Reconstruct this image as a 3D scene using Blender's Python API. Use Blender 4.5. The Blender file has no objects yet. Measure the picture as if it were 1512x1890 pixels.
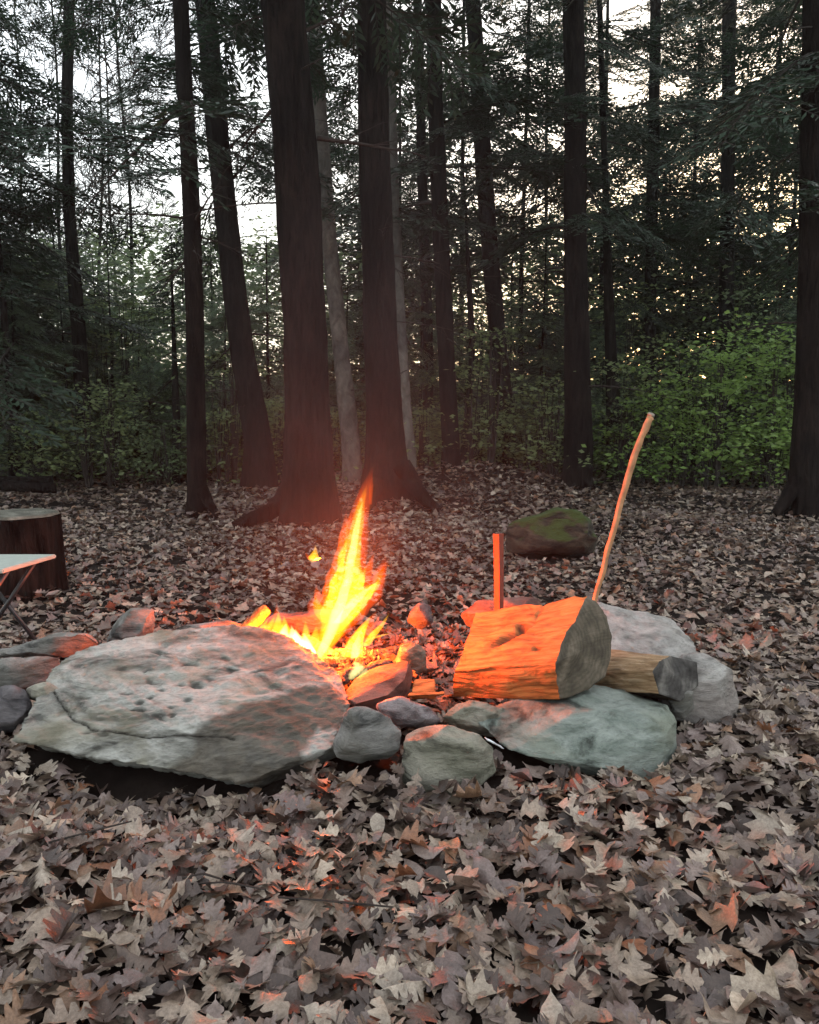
import bpy, bmesh, math, random
import numpy as np
from mathutils import Vector, Matrix, noise
from mathutils.bvhtree import BVHTree

# ------------------------------------------------------------------ camera, sky, sun, exposure
scene = bpy.context.scene
COL = scene.collection
R = math.radians
CAM_H = 0.95
FPX = 1514.0                       # focal length in pixels of the 1512 x 1890 photograph
PITCH = math.atan((945 - 760) / FPX)
cam_d = bpy.data.cameras.new('camera')
cam_d.sensor_fit = 'VERTICAL'
cam_d.sensor_height = 36.0
cam_d.lens = 36.0 * FPX / 1890.0
cam_d.clip_start = 0.05
cam_d.clip_end = 2000
cam = bpy.data.objects.new('camera', cam_d)
COL.objects.link(cam)
cam.location = (0, 0, CAM_H)
cam.rotation_euler = (math.pi / 2 - PITCH, 0, 0)
scene.camera = cam

SUN_EL, SUN_AZ = R(7.0), R(24.0)     # low glow ahead and to the right, behind the trees
world = bpy.data.worlds.new('World')
scene.world = world
world.use_nodes = True
wn, wl = world.node_tree.nodes, world.node_tree.links
wn.clear()
wo = wn.new('ShaderNodeOutputWorld')
wb = wn.new('ShaderNodeBackground')
sky = wn.new('ShaderNodeTexSky')
sky.sky_type = 'NISHITA'
sky.sun_disc = False
sky.sun_elevation = SUN_EL
sky.sun_rotation = SUN_AZ
sky.air_density = 1.0
sky.dust_density = 2.0
sky.ozone_density = 1.0
mixc = wn.new('ShaderNodeMix'); mixc.data_type = 'RGBA'
mixc.inputs[0].default_value = 0.55                   # thin high overcast veils the blue
mixc.inputs[7].default_value = (4.75, 4.8, 4.85, 1)
wl.new(sky.outputs[0], mixc.inputs[6])
wl.new(mixc.outputs[2], wb.inputs[0])
wb.inputs[1].default_value = 0.15
wl.new(wb.outputs[0], wo.inputs[0])

sun_d = bpy.data.lights.new('sun', 'SUN')
sun_d.energy = 0.5
sun_d.angle = R(14)
sun_d.color = (1.0, 0.86, 0.7)
sun = bpy.data.objects.new('sun', sun_d)
COL.objects.link(sun)
sd = Vector((math.sin(SUN_AZ) * math.cos(SUN_EL), math.cos(SUN_AZ) * math.cos(SUN_EL), math.sin(SUN_EL)))
sun.rotation_euler = sd.to_track_quat('Z', 'Y').to_euler()
sun.location = (6, 14, 12)

scene.view_settings.view_transform = 'Standard'
scene.view_settings.look = 'None'
scene.view_settings.gamma = 1.0
scene.view_settings.use_curve_mapping = False
scene.view_settings.exposure = 1.85
scene.render.engine = 'CYCLES'
cy = scene.cycles
cy.use_denoising = True
cy.max_bounces = 6
cy.diffuse_bounces = 3
cy.glossy_bounces = 2
cy.transmission_bounces = 3
cy.transparent_max_bounces = 12
cy.volume_bounces = 0
cy.volume_step_rate = 2.0
cy.volume_max_steps = 48
cy.sample_clamp_indirect = 4.0
cy.use_adaptive_sampling = True
cy.adaptive_threshold = 0.012

rng = np.random.default_rng(11)
random.seed(5)

# ------------------------------------------------------------------ geometry helpers
CT, ST = math.cos(PITCH), math.sin(PITCH)


def ray(px, py):
    x = (px - 756.0) / FPX
    v = (945.0 - py) / FPX
    return np.array([x, CT + v * ST, -ST + v * CT])


def at(px, py, Y):
    """The point of the view ray through a photograph pixel whose distance ahead is Y."""
    d = ray(px, py)
    t = Y / d[1]
    return np.array([d[0] * t, Y, CAM_H + d[2] * t])


def on_ground(px, py, z=0.0):
    d = ray(px, py)
    t = (z - CAM_H) / d[2]
    return np.array([d[0] * t, d[1] * t, z])


def project(P):
    P = np.asarray(P, float)
    q = P - np.array([0, 0, CAM_H])
    f = q[..., 1] * CT - q[..., 2] * ST
    u = q[..., 1] * ST + q[..., 2] * CT
    return np.stack([756 + FPX * q[..., 0] / f, 945 - FPX * u / f], -1)


def gh(x, y):
    """Height of the forest floor."""
    x = np.asarray(x, float); y = np.asarray(y, float)
    r = np.hypot(x, y - 2.5)
    a = np.clip((r - 1.2) / 6.0, 0, 1)
    h = -0.05 + a * (0.05 * np.sin(x * 0.9 + 1.3) * np.cos(y * 0.7) + 0.03 * np.sin(x * 2.1 + y * 1.3) + 0.02 * np.sin(3.1 * y - x))
    s = np.clip((y - 17) / 40.0, 0, 1)
    h = h + 3.0 * s * s * (3 - 2 * s)
    for bx, by, bh, br in ((0.95, 2.25, 0.05, 0.22), (-0.12, 1.98, 0.03, 0.12), (1.2, 10.8, 0.22, 0.9), (0.45, 10.9, 0.12, 0.7), (-1.35, 2.35, 0.03, 0.2), (-0.82, 2.08, -0.06, 0.17), (-0.6, 2.0, -0.06, 0.17), (-0.42, 1.95, -0.05, 0.15)):
        h = h + bh * np.exp(-((x - bx) ** 2 + (y - by) ** 2) / (br * br))
    return h


def link(o, parent=None):
    COL.objects.link(o)
    if parent is not None:
        o.parent = parent
    return o


def raw_mesh(name, V, quads=None, tris=None, attrs=None, smooth=True, mat=None, mat_index=None):
    V = np.ascontiguousarray(V, dtype=np.float32).reshape(-1, 3)
    parts = []
    if quads is not None and len(quads):
        parts.append(np.asarray(quads, dtype=np.int32).reshape(-1, 4))
    if tris is not None and len(tris):
        parts.append(np.asarray(tris, dtype=np.int32).reshape(-1, 3))
    loops = np.concatenate([p.ravel() for p in parts])
    totals = np.concatenate([np.full(len(p), p.shape[1], dtype=np.int32) for p in parts])
    starts = np.concatenate([[0], np.cumsum(totals)[:-1]]).astype(np.int32)
    me = bpy.data.meshes.new(name)
    me.vertices.add(len(V)); me.vertices.foreach_set('co', V.ravel())
    me.loops.add(len(loops)); me.loops.foreach_set('vertex_index', loops)
    me.polygons.add(len(totals))
    me.polygons.foreach_set('loop_start', starts)
    me.polygons.foreach_set('loop_total', totals)
    me.polygons.foreach_set('use_smooth', np.full(len(totals), smooth))
    for k, (typ, arr) in (attrs or {}).items():
        a = me.attributes.new(k, typ, 'POINT')
        arr = np.ascontiguousarray(arr, dtype=np.float32)
        a.data.foreach_set({'FLOAT': 'value', 'FLOAT_VECTOR': 'vector', 'FLOAT_COLOR': 'color'}[typ], arr.ravel())
    if mat is not None:
        for m in (mat if isinstance(mat, (list, tuple)) else [mat]):
            me.materials.append(m)
    if mat_index is not None:
        me.polygons.foreach_set('material_index', np.asarray(mat_index, dtype=np.int32))
    me.update(calc_edges=True)
    me.validate()
    return me


def mesh_obj(name, V, quads=None, tris=None, parent=None, origin=None, **kw):
    V = np.asarray(V, float).reshape(-1, 3)
    if origin is not None:
        V = V - np.asarray(origin, float)
    me = raw_mesh(name, V, quads, tris, **kw)
    o = bpy.data.objects.new(name, me)
    link(o, parent)
    if origin is not None and parent is None:
        o.location = tuple(origin)
    return o


def empty(name, loc):
    o = bpy.data.objects.new(name, None)
    o.empty_display_size = 0.1
    o.location = tuple(float(v) for v in loc)
    return link(o)


def tag(o, label, cat, group=None, kind=None):
    if label: o['label'] = label
    if cat: o['category'] = cat
    if group: o['group'] = group
    if kind: o['kind'] = kind
    return o


def copy_tree(o, parent=None):
    c = o.copy()
    COL.objects.link(c)
    if parent is not None:
        c.parent = parent
    for ch in list(o.children):
        copy_tree(ch, c)
    return c


def frames(P):
    """Tangent, side and normal along a polyline."""
    P = np.asarray(P, float)
    T = np.gradient(P, axis=0)
    T /= np.linalg.norm(T, axis=1)[:, None] + 1e-12
    ref = np.array([0.0, 1.0, 0.0]) if abs(T[:, 1]).mean() < 0.8 else np.array([1.0, 0, 0])
    S = np.cross(T, ref); S /= np.linalg.norm(S, axis=1)[:, None] + 1e-12
    N = np.cross(S, T)
    return T, S, N


def tube(P, rad, seg=10, cap=True, jitter=None):
    P = np.asarray(P, float); n = len(P)
    rad = np.broadcast_to(np.asarray(rad, float), (n,))
    T, S, N = frames(P)
    a = np.linspace(0, 2 * np.pi, seg, endpoint=False)
    rr = rad[:, None] * np.ones(seg)
    if jitter is not None:
        rr = rr * jitter(P, a)
    V = P[:, None, :] + rr[..., None] * (np.cos(a)[None, :, None] * S[:, None, :] + np.sin(a)[None, :, None] * N[:, None, :])
    V = V.reshape(-1, 3)
    i = np.arange(n - 1)[:, None] * seg; j = np.arange(seg)[None, :]; j2 = (j + 1) % seg
    Q = np.stack([i + j, i + j2, i + seg + j2, i + seg + j], -1).reshape(-1, 4)
    Tt = np.zeros((0, 3), int)
    if cap:
        V = np.vstack([V, P[0], P[-1]])
        c0, c1 = n * seg, n * seg + 1
        jj = np.arange(seg); jk = (jj + 1) % seg
        Tt = np.vstack([np.stack([jk, jj, np.full(seg, c0)], 1), np.stack([(n - 1) * seg + jj, (n - 1) * seg + jk, np.full(seg, c1)], 1)])
    return V, Q, Tt


def prisms(A, B, ra, rb):
    """Three-sided sticks from A to B, all in one array."""
    A = np.asarray(A, float); B = np.asarray(B, float)
    D = B - A; D /= np.linalg.norm(D, axis=1)[:, None] + 1e-9
    ref = np.where(np.abs(D[:, 2:3]) < 0.9, np.array([[0, 0, 1.0]]), np.array([[1.0, 0, 0]]))
    S = np.cross(D, ref); S /= np.linalg.norm(S, axis=1)[:, None] + 1e-9
    N = np.cross(D, S)
    ring = [np.cos(k * 2.0944) * S + np.sin(k * 2.0944) * N for k in range(3)]
    V = np.stack([A + ra[:, None] * r for r in ring] + [B + rb[:, None] * r for r in ring], 1)
    b = np.arange(len(A))[:, None] * 6
    Q = np.concatenate([b + np.array([[k, (k + 1) % 3, 3 + (k + 1) % 3, 3 + k]]) for k in range(3)], 0)
    return V.reshape(-1, 3), Q


class Acc:
    """Gathers arrays of verts and faces into one mesh."""
    def __init__(s): s.V, s.Q, s.T, s.A, s.n = [], [], [], [], 0
    def add(s, V, Q=None, T=None, a=None):
        V = np.asarray(V, float).reshape(-1, 3)
        if Q is not None and len(Q): s.Q.append(np.asarray(Q).reshape(-1, 4) + s.n)
        if T is not None and len(T): s.T.append(np.asarray(T).reshape(-1, 3) + s.n)
        s.V.append(V); s.n += len(V)
        if a is not None: s.A.append(np.asarray(a, float))
    def get(s):
        return (np.concatenate(s.V), np.concatenate(s.Q) if s.Q else None, np.concatenate(s.T) if s.T else None)


def nz(p, scale, seed=0.0, oct=3):
    return noise.fractal(Vector((p[0] * scale + seed, p[1] * scale + seed * 0.7, p[2] * scale - seed)), 0.9, 2.1, oct)


def nzs(P, scale, seed=0.0, oct=3):
    return np.array([nz(p, scale, seed, oct) for p in P])


# ------------------------------------------------------------------ materials
def new_mat(name):
    m = bpy.data.materials.new(name); m.use_nodes = True
    nt = m.node_tree; nt.nodes.clear()
    out = nt.nodes.new('ShaderNodeOutputMaterial')
    return m, nt, nt.nodes, nt.links, out


def ramp(N, stops):
    r = N.new('ShaderNodeValToRGB')
    e = r.color_ramp.elements
    while len(e) < len(stops): e.new(0.5)
    for k, (p, c) in enumerate(stops):
        e[k].position = p
        e[k].color = (*c, 1) if len(c) == 3 else c
    return r


def noise_tex(N, L, vec, scale, detail=4, rough=0.55, dist=0.0):
    t = N.new('ShaderNodeTexNoise')
    t.inputs['Scale'].default_value = scale; t.inputs['Detail'].default_value = detail
    t.inputs['Roughness'].default_value = rough; t.inputs['Distortion'].default_value = dist
    if vec is not None: L.new(vec, t.inputs['Vector'])
    return t


def mapping(N, L, src, scale=(1, 1, 1), loc=(0, 0, 0), rot=(0, 0, 0)):
    m = N.new('ShaderNodeMapping')
    m.inputs['Scale'].default_value = scale; m.inputs['Location'].default_value = loc; m.inputs['Rotation'].default_value = rot
    L.new(src, m.inputs['Vector'])
    return m.outputs[0]


def mix(N, L, fac, a, b, mode='MIX'):
    m = N.new('ShaderNodeMix'); m.data_type = 'RGBA'; m.blend_type = mode
    for sock, v in ((0, fac), (6, a), (7, b)):
        if hasattr(v, 'is_output'): L.new(v, m.inputs[sock])
        elif isinstance(v, (int, float)): m.inputs[sock].default_value = v
        else: m.inputs[sock].default_value = (*v, 1)
    return m.outputs[2]


def bump(N, L, h, strength, dist, prev=None):
    b = N.new('ShaderNodeBump'); b.inputs['Strength'].default_value = strength; b.inputs['Distance'].default_value = dist
    L.new(h, b.inputs['Height'])
    if prev is not None: L.new(prev, b.inputs['Normal'])
    return b.outputs[0]


def principled(N, L, out, col, rough=0.8, spec=0.3, nrm=None):
    p = N.new('ShaderNodeBsdfPrincipled')
    if hasattr(col, 'is_output'): L.new(col, p.inputs['Base Color'])
    else: p.inputs['Base Color'].default_value = (*col, 1)
    if hasattr(rough, 'is_output'): L.new(rough, p.inputs['Roughness'])
    else: p.inputs['Roughness'].default_value = rough
    p.inputs['Specular IOR Level'].default_value = spec
    if nrm is not None: L.new(nrm, p.inputs['Normal'])
    L.new(p.outputs[0], out.inputs['Surface'])
    return p


def attr(N, name, out='Color'):
    a = N.new('ShaderNodeAttribute'); a.attribute_name = name
    return a.outputs[out]


def rock_mat(name, dark, mid, light, patch=(0.2, 0.17, 0.12), moss=0.0, band=(1.0, 1.0, 2.6), rot=(0.2, 0.35, 0.5), spec=0.25):
    m, nt, N, L, out = new_mat(name)
    pos = N.new('ShaderNodeNewGeometry').outputs['Position']
    bv = mapping(N, L, pos, band, (0, 0, 0), rot)
    n1 = noise_tex(N, L, bv, 7.0, 6, 0.62, 0.6)
    c = ramp(N, [(0.36, dark), (0.46, mid), (0.57, light), (0.72, tuple(min(1, x * 1.25) for x in light))])
    L.new(n1.outputs[0], c.inputs[0])
    n2 = noise_tex(N, L, bv, 42, 7, 0.78, 0.2)
    sp = ramp(N, [(0.30, (0.55, 0.55, 0.55)), (0.48, (0.97, 0.97, 0.97)), (0.66, (1.15, 1.14, 1.12))])
    L.new(n2.outputs[0], sp.inputs[0])
    col = mix(N, L, 0.85, c.outputs[0], sp.outputs[0], 'MULTIPLY')
    n3 = noise_tex(N, L, pos, 3.3, 4, 0.6, 0.4)
    pr = ramp(N, [(0.50, (0, 0, 0)), (0.62, (1, 1, 1))])
    L.new(n3.outputs[0], pr.inputs[0])
    col = mix(N, L, mix(N, L, 0.55, (0, 0, 0), pr.outputs[0]), col, mix(N, L, 0.6, patch, n2.outputs[0], 'MULTIPLY') if False else patch)
    v = N.new('ShaderNodeTexVoronoi'); v.inputs['Scale'].default_value = 170; L.new(bv, v.inputs['Vector'])
    vr = ramp(N, [(0.06, (0.35, 0.33, 0.3)), (0.22, (1, 1, 1))]); L.new(v.outputs['Distance'], vr.inputs[0])
    col = mix(N, L, 0.25, col, vr.outputs[0], 'MULTIPLY')
    col = mix(N, L, 1.0, col, (0.74, 0.74, 0.74), 'MULTIPLY')
    # mapped marks of this stone: stain (shade of a steep face, painted in brown), soot and dirt sunk in cracks
    st = attr(N, 'facet_shade', 'Fac')
    ns = noise_tex(N, L, pos, 22, 5, 0.6)
    stc = ramp(N, [(0.3, (0.04, 0.033, 0.026)), (0.7, (0.115, 0.095, 0.07))]); L.new(ns.outputs[0], stc.inputs[0])
    col = mix(N, L, st, col, stc.outputs[0])
    col = mix(N, L, attr(N, 'dirt', 'Fac'), col, (0.02, 0.016, 0.012))
    if moss:
        geo = N.new('ShaderNodeNewGeometry')
        sx = N.new('ShaderNodeSeparateXYZ'); L.new(geo.outputs['Normal'], sx.inputs[0])
        mm = N.new('ShaderNodeMath'); mm.operation = 'MULTIPLY_ADD'
        L.new(n3.outputs[0], mm.inputs[0]); mm.inputs[1].default_value = 1.6
        L.new(sx.outputs[2], mm.inputs[2])
        mr = ramp(N, [(0.0, (0, 0, 0)), (1.0, (1, 1, 1))])
        mr.color_ramp.elements[0].position = min(0.98, 1.35 - moss * 0.7 - 0.05); mr.color_ramp.elements[1].position = min(1.0, 1.35 - moss * 0.7 + 0.12)
        sub = N.new('ShaderNodeMath'); sub.operation = 'MULTIPLY'; L.new(mm.outputs[0], sub.inputs[0]); sub.inputs[1].default_value = 0.62
        L.new(sub.outputs[0], mr.inputs[0])
        col = mix(N, L, mr.outputs[0], col, mix(N, L, n2.outputs[0], (0.012, 0.022, 0.006), (0.05, 0.075, 0.016)))
    b = bump(N, L, n1.outputs[0], 0.8, 0.03)
    b = bump(N, L, n2.outputs[0], 1.0, 0.010, b)
    principled(N, L, out, col, 0.85, spec, b)
    return m


def bark_mat(name, dark, light, scale=1.0, vs=0.16):
    m, nt, N, L, out = new_mat(name)
    pos = N.new('ShaderNodeNewGeometry').outputs['Position']
    v = mapping(N, L, pos, (1, 1, vs))
    n1 = noise_tex(N, L, v, 26 * scale, 6, 0.65, 0.5)
    c = ramp(N, [(0.32, dark), (0.68, light)]); L.new(n1.outputs[0], c.inputs[0])
    n2 = noise_tex(N, L, pos, 2.2, 3, 0.5)
    p2 = ramp(N, [(0.35, (0.6, 0.6, 0.62)), (0.7, (1.2, 1.15, 1.1))]); L.new(n2.outputs[0], p2.inputs[0])
    col = mix(N, L, 1.0, c.outputs[0], p2.outputs[0], 'MULTIPLY')
    b = bump(N, L, n1.outputs[0], 1.0, 0.05)
    principled(N, L, out, col, 0.95, 0.05, b)
    return m


def leaf_mat(name, use_tint=True, col=(0.05, 0.1, 0.03), var=0.5, transl=0.35, rough=0.55, spec=0.3, hue=None):
    m, nt, N, L, out = new_mat(name)
    if use_tint:
        c = attr(N, 'tint')
        pos = N.new('ShaderNodeNewGeometry').outputs['Position']
        n = noise_tex(N, L, pos, 45, 3, 0.6)
        r = ramp(N, [(0.3, (0.6, 0.58, 0.56)), (0.7, (1.2, 1.2, 1.2))]); L.new(n.outputs[0], r.inputs[0])
        c = mix(N, L, 0.8, c, r.outputs[0], 'MULTIPLY')
        n5 = noise_tex(N, L, pos, 190, 3, 0.7)
        r5 = ramp(N, [(0.36, (0.62, 0.58, 0.54)), (0.6, (1.1, 1.1, 1.1))]); L.new(n5.outputs[0], r5.inputs[0])
        c = mix(N, L, 0.7, c, r5.outputs[0], 'MULTIPLY')
        nb = bump(N, L, n5.outputs[0], 0.6, 0.003)
    else:
        pos = N.new('ShaderNodeNewGeometry').outputs['Position']
        n = noise_tex(N, L, pos, 3.0, 4, 0.6)
        r = ramp(N, [(0.3, tuple(x * (1 - var) for x in col)), (0.7, tuple(x * (1 + var) for x in col))]); L.new(n.outputs[0], r.inputs[0])
        c = r.outputs[0]
    p = N.new('ShaderNodeBsdfPrincipled'); L.new(c, p.inputs['Base Color'])
    p.inputs['Roughness'].default_value = rough; p.inputs['Specular IOR Level'].default_value = spec
    if use_tint: L.new(nb, p.inputs['Normal'])
    t = N.new('ShaderNodeBsdfTranslucent'); L.new(c, t.inputs['Color'])
    ms = N.new('ShaderNodeMixShader'); ms.inputs[0].default_value = transl
    L.new(p.outputs[0], ms.inputs[1]); L.new(t.outputs[0], ms.inputs[2])
    L.new(ms.outputs[0], out.inputs['Surface'])
    return m


def plain_mat(name, col, rough=0.7, spec=0.3, nscale=20.0, amt=0.35, bumpd=0.004):
    m, nt, N, L, out = new_mat(name)
    pos = N.new('ShaderNodeNewGeometry').outputs['Position']
    n = noise_tex(N, L, pos, nscale, 5, 0.6)
    r = ramp(N, [(0.3, tuple(x * (1 - amt) for x in col)), (0.7, tuple(min(1, x * (1 + amt)) for x in col))]); L.new(n.outputs[0], r.inputs[0])
    principled(N, L, out, r.outputs[0], rough, spec, bump(N, L, n.outputs[0], 0.5, bumpd))
    return m


def wood_mat(name, dark, mid, light, along='grain', sc=(7, 90, 90), rough=0.75, knots=True):
    """Split wood: fibres run along the first component of the 'grain' attribute."""
    m, nt, N, L, out = new_mat(name)
    g = attr(N, along, 'Vector')
    v = mapping(N, L, g, sc)
    n = noise_tex(N, L, v, 1.0, 6, 0.65, 0.5)
    c = ramp(N, [(0.28, dark), (0.5, mid), (0.72, light)]); L.new(n.outputs[0], c.inputs[0])
    n2 = noise_tex(N, L, mapping(N, L, g, (9, 22, 22)), 1.0, 4, 0.6, 0.8)
    r2 = ramp(N, [(0.34, (0.45, 0.42, 0.4)), (0.55, (1.05, 1.05, 1.05))]); L.new(n2.outputs[0], r2.inputs[0])
    col = mix(N, L, 0.7, c.outputs[0], r2.outputs[0], 'MULTIPLY')
    col = mix(N, L, attr(N, 'dirt', 'Fac'), col, (0.018, 0.012, 0.009))
    b = bump(N, L, n2.outputs[0], 0.7, 0.012)
    b = bump(N, L, n.outputs[0], 0.9, 0.006, b)
    principled(N, L, out, col, rough, 0.2, b)
    return m


def end_grain_mat(name, dark, mid, light):
    m, nt, N, L, out = new_mat(name)
    g = attr(N, 'grain', 'Vector')
    w = N.new('ShaderNodeTexWave'); w.wave_type = 'RINGS'; w.rings_direction = 'X'
    w.inputs['Scale'].default_value = 20; w.inputs['Distortion'].default_value = 5; w.inputs['Detail'].default_value = 3; w.inputs['Detail Scale'].default_value = 1.5
    L.new(mapping(N, L, g, (1, 1, 1)), w.inputs['Vector'])
    n = noise_tex(N, L, g, 14, 5, 0.6)
    c = ramp(N, [(0.3, dark), (0.5, mid), (0.7, light)]); L.new(n.outputs[0], c.inputs[0])
    r = ramp(N, [(0.2, (0.8, 0.79, 0.78)), (0.8, (1.05, 1.05, 1.05))]); L.new(w.outputs['Color'], r.inputs[0])
    col = mix(N, L, 0.7, c.outputs[0], r.outputs[0], 'MULTIPLY')
    saw = noise_tex(N, L, mapping(N, L, g, (3, 12, 160)), 1.0, 3, 0.6)
    b = bump(N, L, saw.outputs[0], 0.6, 0.004)
    principled(N, L, out, col, 0.85, 0.15, b)
    return m


def ember_mat(name, glow=18.0, lo=0.52, hi=0.66, char=(0.012, 0.010, 0.009)):
    m, nt, N, L, out = new_mat(name)
    pos = N.new('ShaderNodeNewGeometry').outputs['Position']
    n = noise_tex(N, L, pos, 24, 5, 0.6, 0.5)
    n2 = noise_tex(N, L, pos, 90, 3, 0.6)
    c = ramp(N, [(0.4, char), (0.75, (0.12, 0.11, 0.1))]); L.new(n2.outputs[0], c.inputs[0])
    p = principled(N, L, out, c.outputs[0], 0.9, 0.2, bump(N, L, n2.outputs[0], 0.8, 0.006))
    e = ramp(N, [(lo, (0, 0, 0)), ((lo + hi) / 2, (0.8, 0.07, 0.004)), (hi, (1.0, 0.28, 0.03))]); L.new(n.outputs[0], e.inputs[0])
    L.new(e.outputs[0], p.inputs['Emission Color']); p.inputs['Emission Strength'].default_value = glow
    return m


def flame_mat(name, col, strength):
    m, nt, N, L, out = new_mat(name)
    e = N.new('ShaderNodeEmission'); e.inputs[0].default_value = (*col, 1); e.inputs[1].default_value = strength
    L.new(e.outputs[0], out.inputs['Volume'])
    return m


M = {}
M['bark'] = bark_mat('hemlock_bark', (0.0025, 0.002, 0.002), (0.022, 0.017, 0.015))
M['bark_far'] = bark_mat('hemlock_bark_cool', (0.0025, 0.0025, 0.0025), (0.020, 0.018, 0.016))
M['beech'] = bark_mat('smooth_grey_bark', (0.07, 0.067, 0.06), (0.17, 0.162, 0.145), 0.35, 0.7)
M['twig'] = plain_mat('dead_twig', (0.03, 0.025, 0.022), 0.9, 0.1)
M['needle'] = leaf_mat('hemlock_needles', False, (0.022, 0.042, 0.024), 0.55, 0.25, 0.5, 0.3)
M['needle_young'] = leaf_mat('young_hemlock_needles', False, (0.10, 0.15, 0.085), 0.5, 0.35, 0.5, 0.3)
M['leaf_green'] = leaf_mat('spring_leaves', False, (0.17, 0.27, 0.07), 0.45, 0.5, 0.5, 0.3)
M['leaf_pale'] = leaf_mat('pale_spring_leaves', False, (0.19, 0.25, 0.11), 0.45, 0.55, 0.5, 0.3)
M['leaf_dull'] = leaf_mat('dull_understorey_leaves', False, (0.125, 0.175, 0.085), 0.5, 0.5, 0.5, 0.3)
M['litter'] = leaf_mat('dry_leaves', True, transl=0.12, rough=0.42, spec=0.5)
M['soil'] = plain_mat('dark_leaf_soil', (0.014, 0.010, 0.008), 0.95, 0.1, 9.0, 0.5, 0.02)
M['slab'] = rock_mat('pale_gneiss', (0.11, 0.107, 0.095), (0.30, 0.296, 0.262), (0.50, 0.495, 0.45), (0.29, 0.265, 0.18), band=(0.8, 1.0, 3.4), rot=(0.2, 0.42, 0.4))
M['grey'] = rock_mat('grey_stone', (0.06, 0.06, 0.056), (0.22, 0.215, 0.2), (0.33, 0.32, 0.30), (0.19, 0.18, 0.15))
M['tan'] = rock_mat('tan_stone', (0.08, 0.075, 0.058), (0.29, 0.28, 0.22), (0.40, 0.38, 0.31), (0.24, 0.25, 0.17))
M['green'] = rock_mat('greenish_stone', (0.06, 0.07, 0.06), (0.22, 0.26, 0.225), (0.33, 0.37, 0.33), (0.26, 0.28, 0.21))
M['pale'] = rock_mat('pale_granite', (0.2, 0.19, 0.175), (0.36, 0.34, 0.315), (0.48, 0.46, 0.43), (0.34, 0.28, 0.25))
M['red'] = rock_mat('firelight_red_stone', (0.10, 0.055, 0.045), (0.20, 0.11, 0.09), (0.29, 0.17, 0.14), (0.15, 0.07, 0.06))  # red firelight on the stones near the flames, mixed into their colour
M['speckle'] = rock_mat('speckled_stone', (0.10, 0.085, 0.085), (0.27, 0.23, 0.23), (0.45, 0.41, 0.41), (0.18, 0.15, 0.15), band=(2.2, 2.2, 5))
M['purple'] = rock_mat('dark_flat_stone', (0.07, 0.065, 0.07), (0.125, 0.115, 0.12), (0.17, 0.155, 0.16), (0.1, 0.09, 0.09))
M['mossy'] = rock_mat('mossy_boulder', (0.015, 0.013, 0.010), (0.035, 0.03, 0.023), (0.07, 0.062, 0.045), (0.035, 0.03, 0.02), moss=1.0)
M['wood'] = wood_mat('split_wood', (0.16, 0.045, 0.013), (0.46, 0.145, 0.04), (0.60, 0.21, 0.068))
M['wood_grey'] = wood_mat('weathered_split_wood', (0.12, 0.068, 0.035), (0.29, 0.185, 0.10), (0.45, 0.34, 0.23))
M['end'] = end_grain_mat('sawn_end', (0.04, 0.033, 0.025), (0.085, 0.072, 0.053), (0.16, 0.13, 0.098))
M['end_char'] = end_grain_mat('charred_sawn_end', (0.012, 0.011, 0.010), (0.06, 0.056, 0.052), (0.15, 0.14, 0.125))
M['logbark'] = bark_mat('firewood_bark', (0.03, 0.024, 0.018), (0.11, 0.09, 0.07))
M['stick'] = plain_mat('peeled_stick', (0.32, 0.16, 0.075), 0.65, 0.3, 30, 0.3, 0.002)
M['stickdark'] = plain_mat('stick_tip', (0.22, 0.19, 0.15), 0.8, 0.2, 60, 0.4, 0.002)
M['redstake'] = plain_mat('firelit_red_stake', (0.17, 0.03, 0.015), 0.6, 0.3, 30, 0.25, 0.001)  # the red of the firelight is put into the stake's base colour
M['char'] = ember_mat('charred_wood', 1.2, 0.56, 0.74)
M['coal'] = ember_mat('glowing_coals', 0.7, 0.5, 0.72)
M['table_top'] = plain_mat('pale_table_top', (0.3, 0.34, 0.3), 0.5, 0.4, 40, 0.12, 0.001)
M['dark_metal'] = plain_mat('dark_steel_tube', (0.02, 0.02, 0.022), 0.4, 0.5, 20, 0.2, 0.001)
M['stump_top'] = end_grain_mat('weathered_stump_top', (0.04, 0.04, 0.032), (0.09, 0.088, 0.07), (0.16, 0.158, 0.13))
M['pale_wood'] = plain_mat('pale_splinter', (0.55, 0.50, 0.42), 0.7, 0.2, 60, 0.2, 0.002)
M['paper'] = plain_mat('white_scrap', (0.7, 0.72, 0.74), 0.6, 0.3, 30, 0.1, 0.001)
M['ash'] = plain_mat('ash_bed', (0.16, 0.14, 0.13), 0.95, 0.1, 30, 0.6, 0.01)

# ------------------------------------------------------------------ ground
def spaced(lo, hi, mid, n, k=4.2):
    t = np.linspace(-1, 1, n)
    s = np.sinh(k * t) / np.sinh(k)
    return np.where(s < 0, mid + s * (mid - lo), mid + s * (hi - mid))


gx = spaced(-70, 70, 0, 161, 4.0); gy = spaced(-40, 95, 4, 181, 4.0)
GX, GY = np.meshgrid(gx, gy)
GV = np.stack([GX, GY, gh(GX, GY)], -1).reshape(-1, 3)
nx_, ny_ = len(gx), len(gy)
ii = (np.arange(ny_ - 1)[:, None] * nx_ + np.arange(nx_ - 1)[None, :]).ravel()
ground = mesh_obj('ground', GV, np.stack([ii, ii + 1, ii + nx_ + 1, ii + nx_], 1), mat=M['soil'])
ground['kind'] = 'structure'

# ------------------------------------------------------------------ stones
ROCKS = []          # world-space verts and triangles, for laying the leaves round the stones


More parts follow.
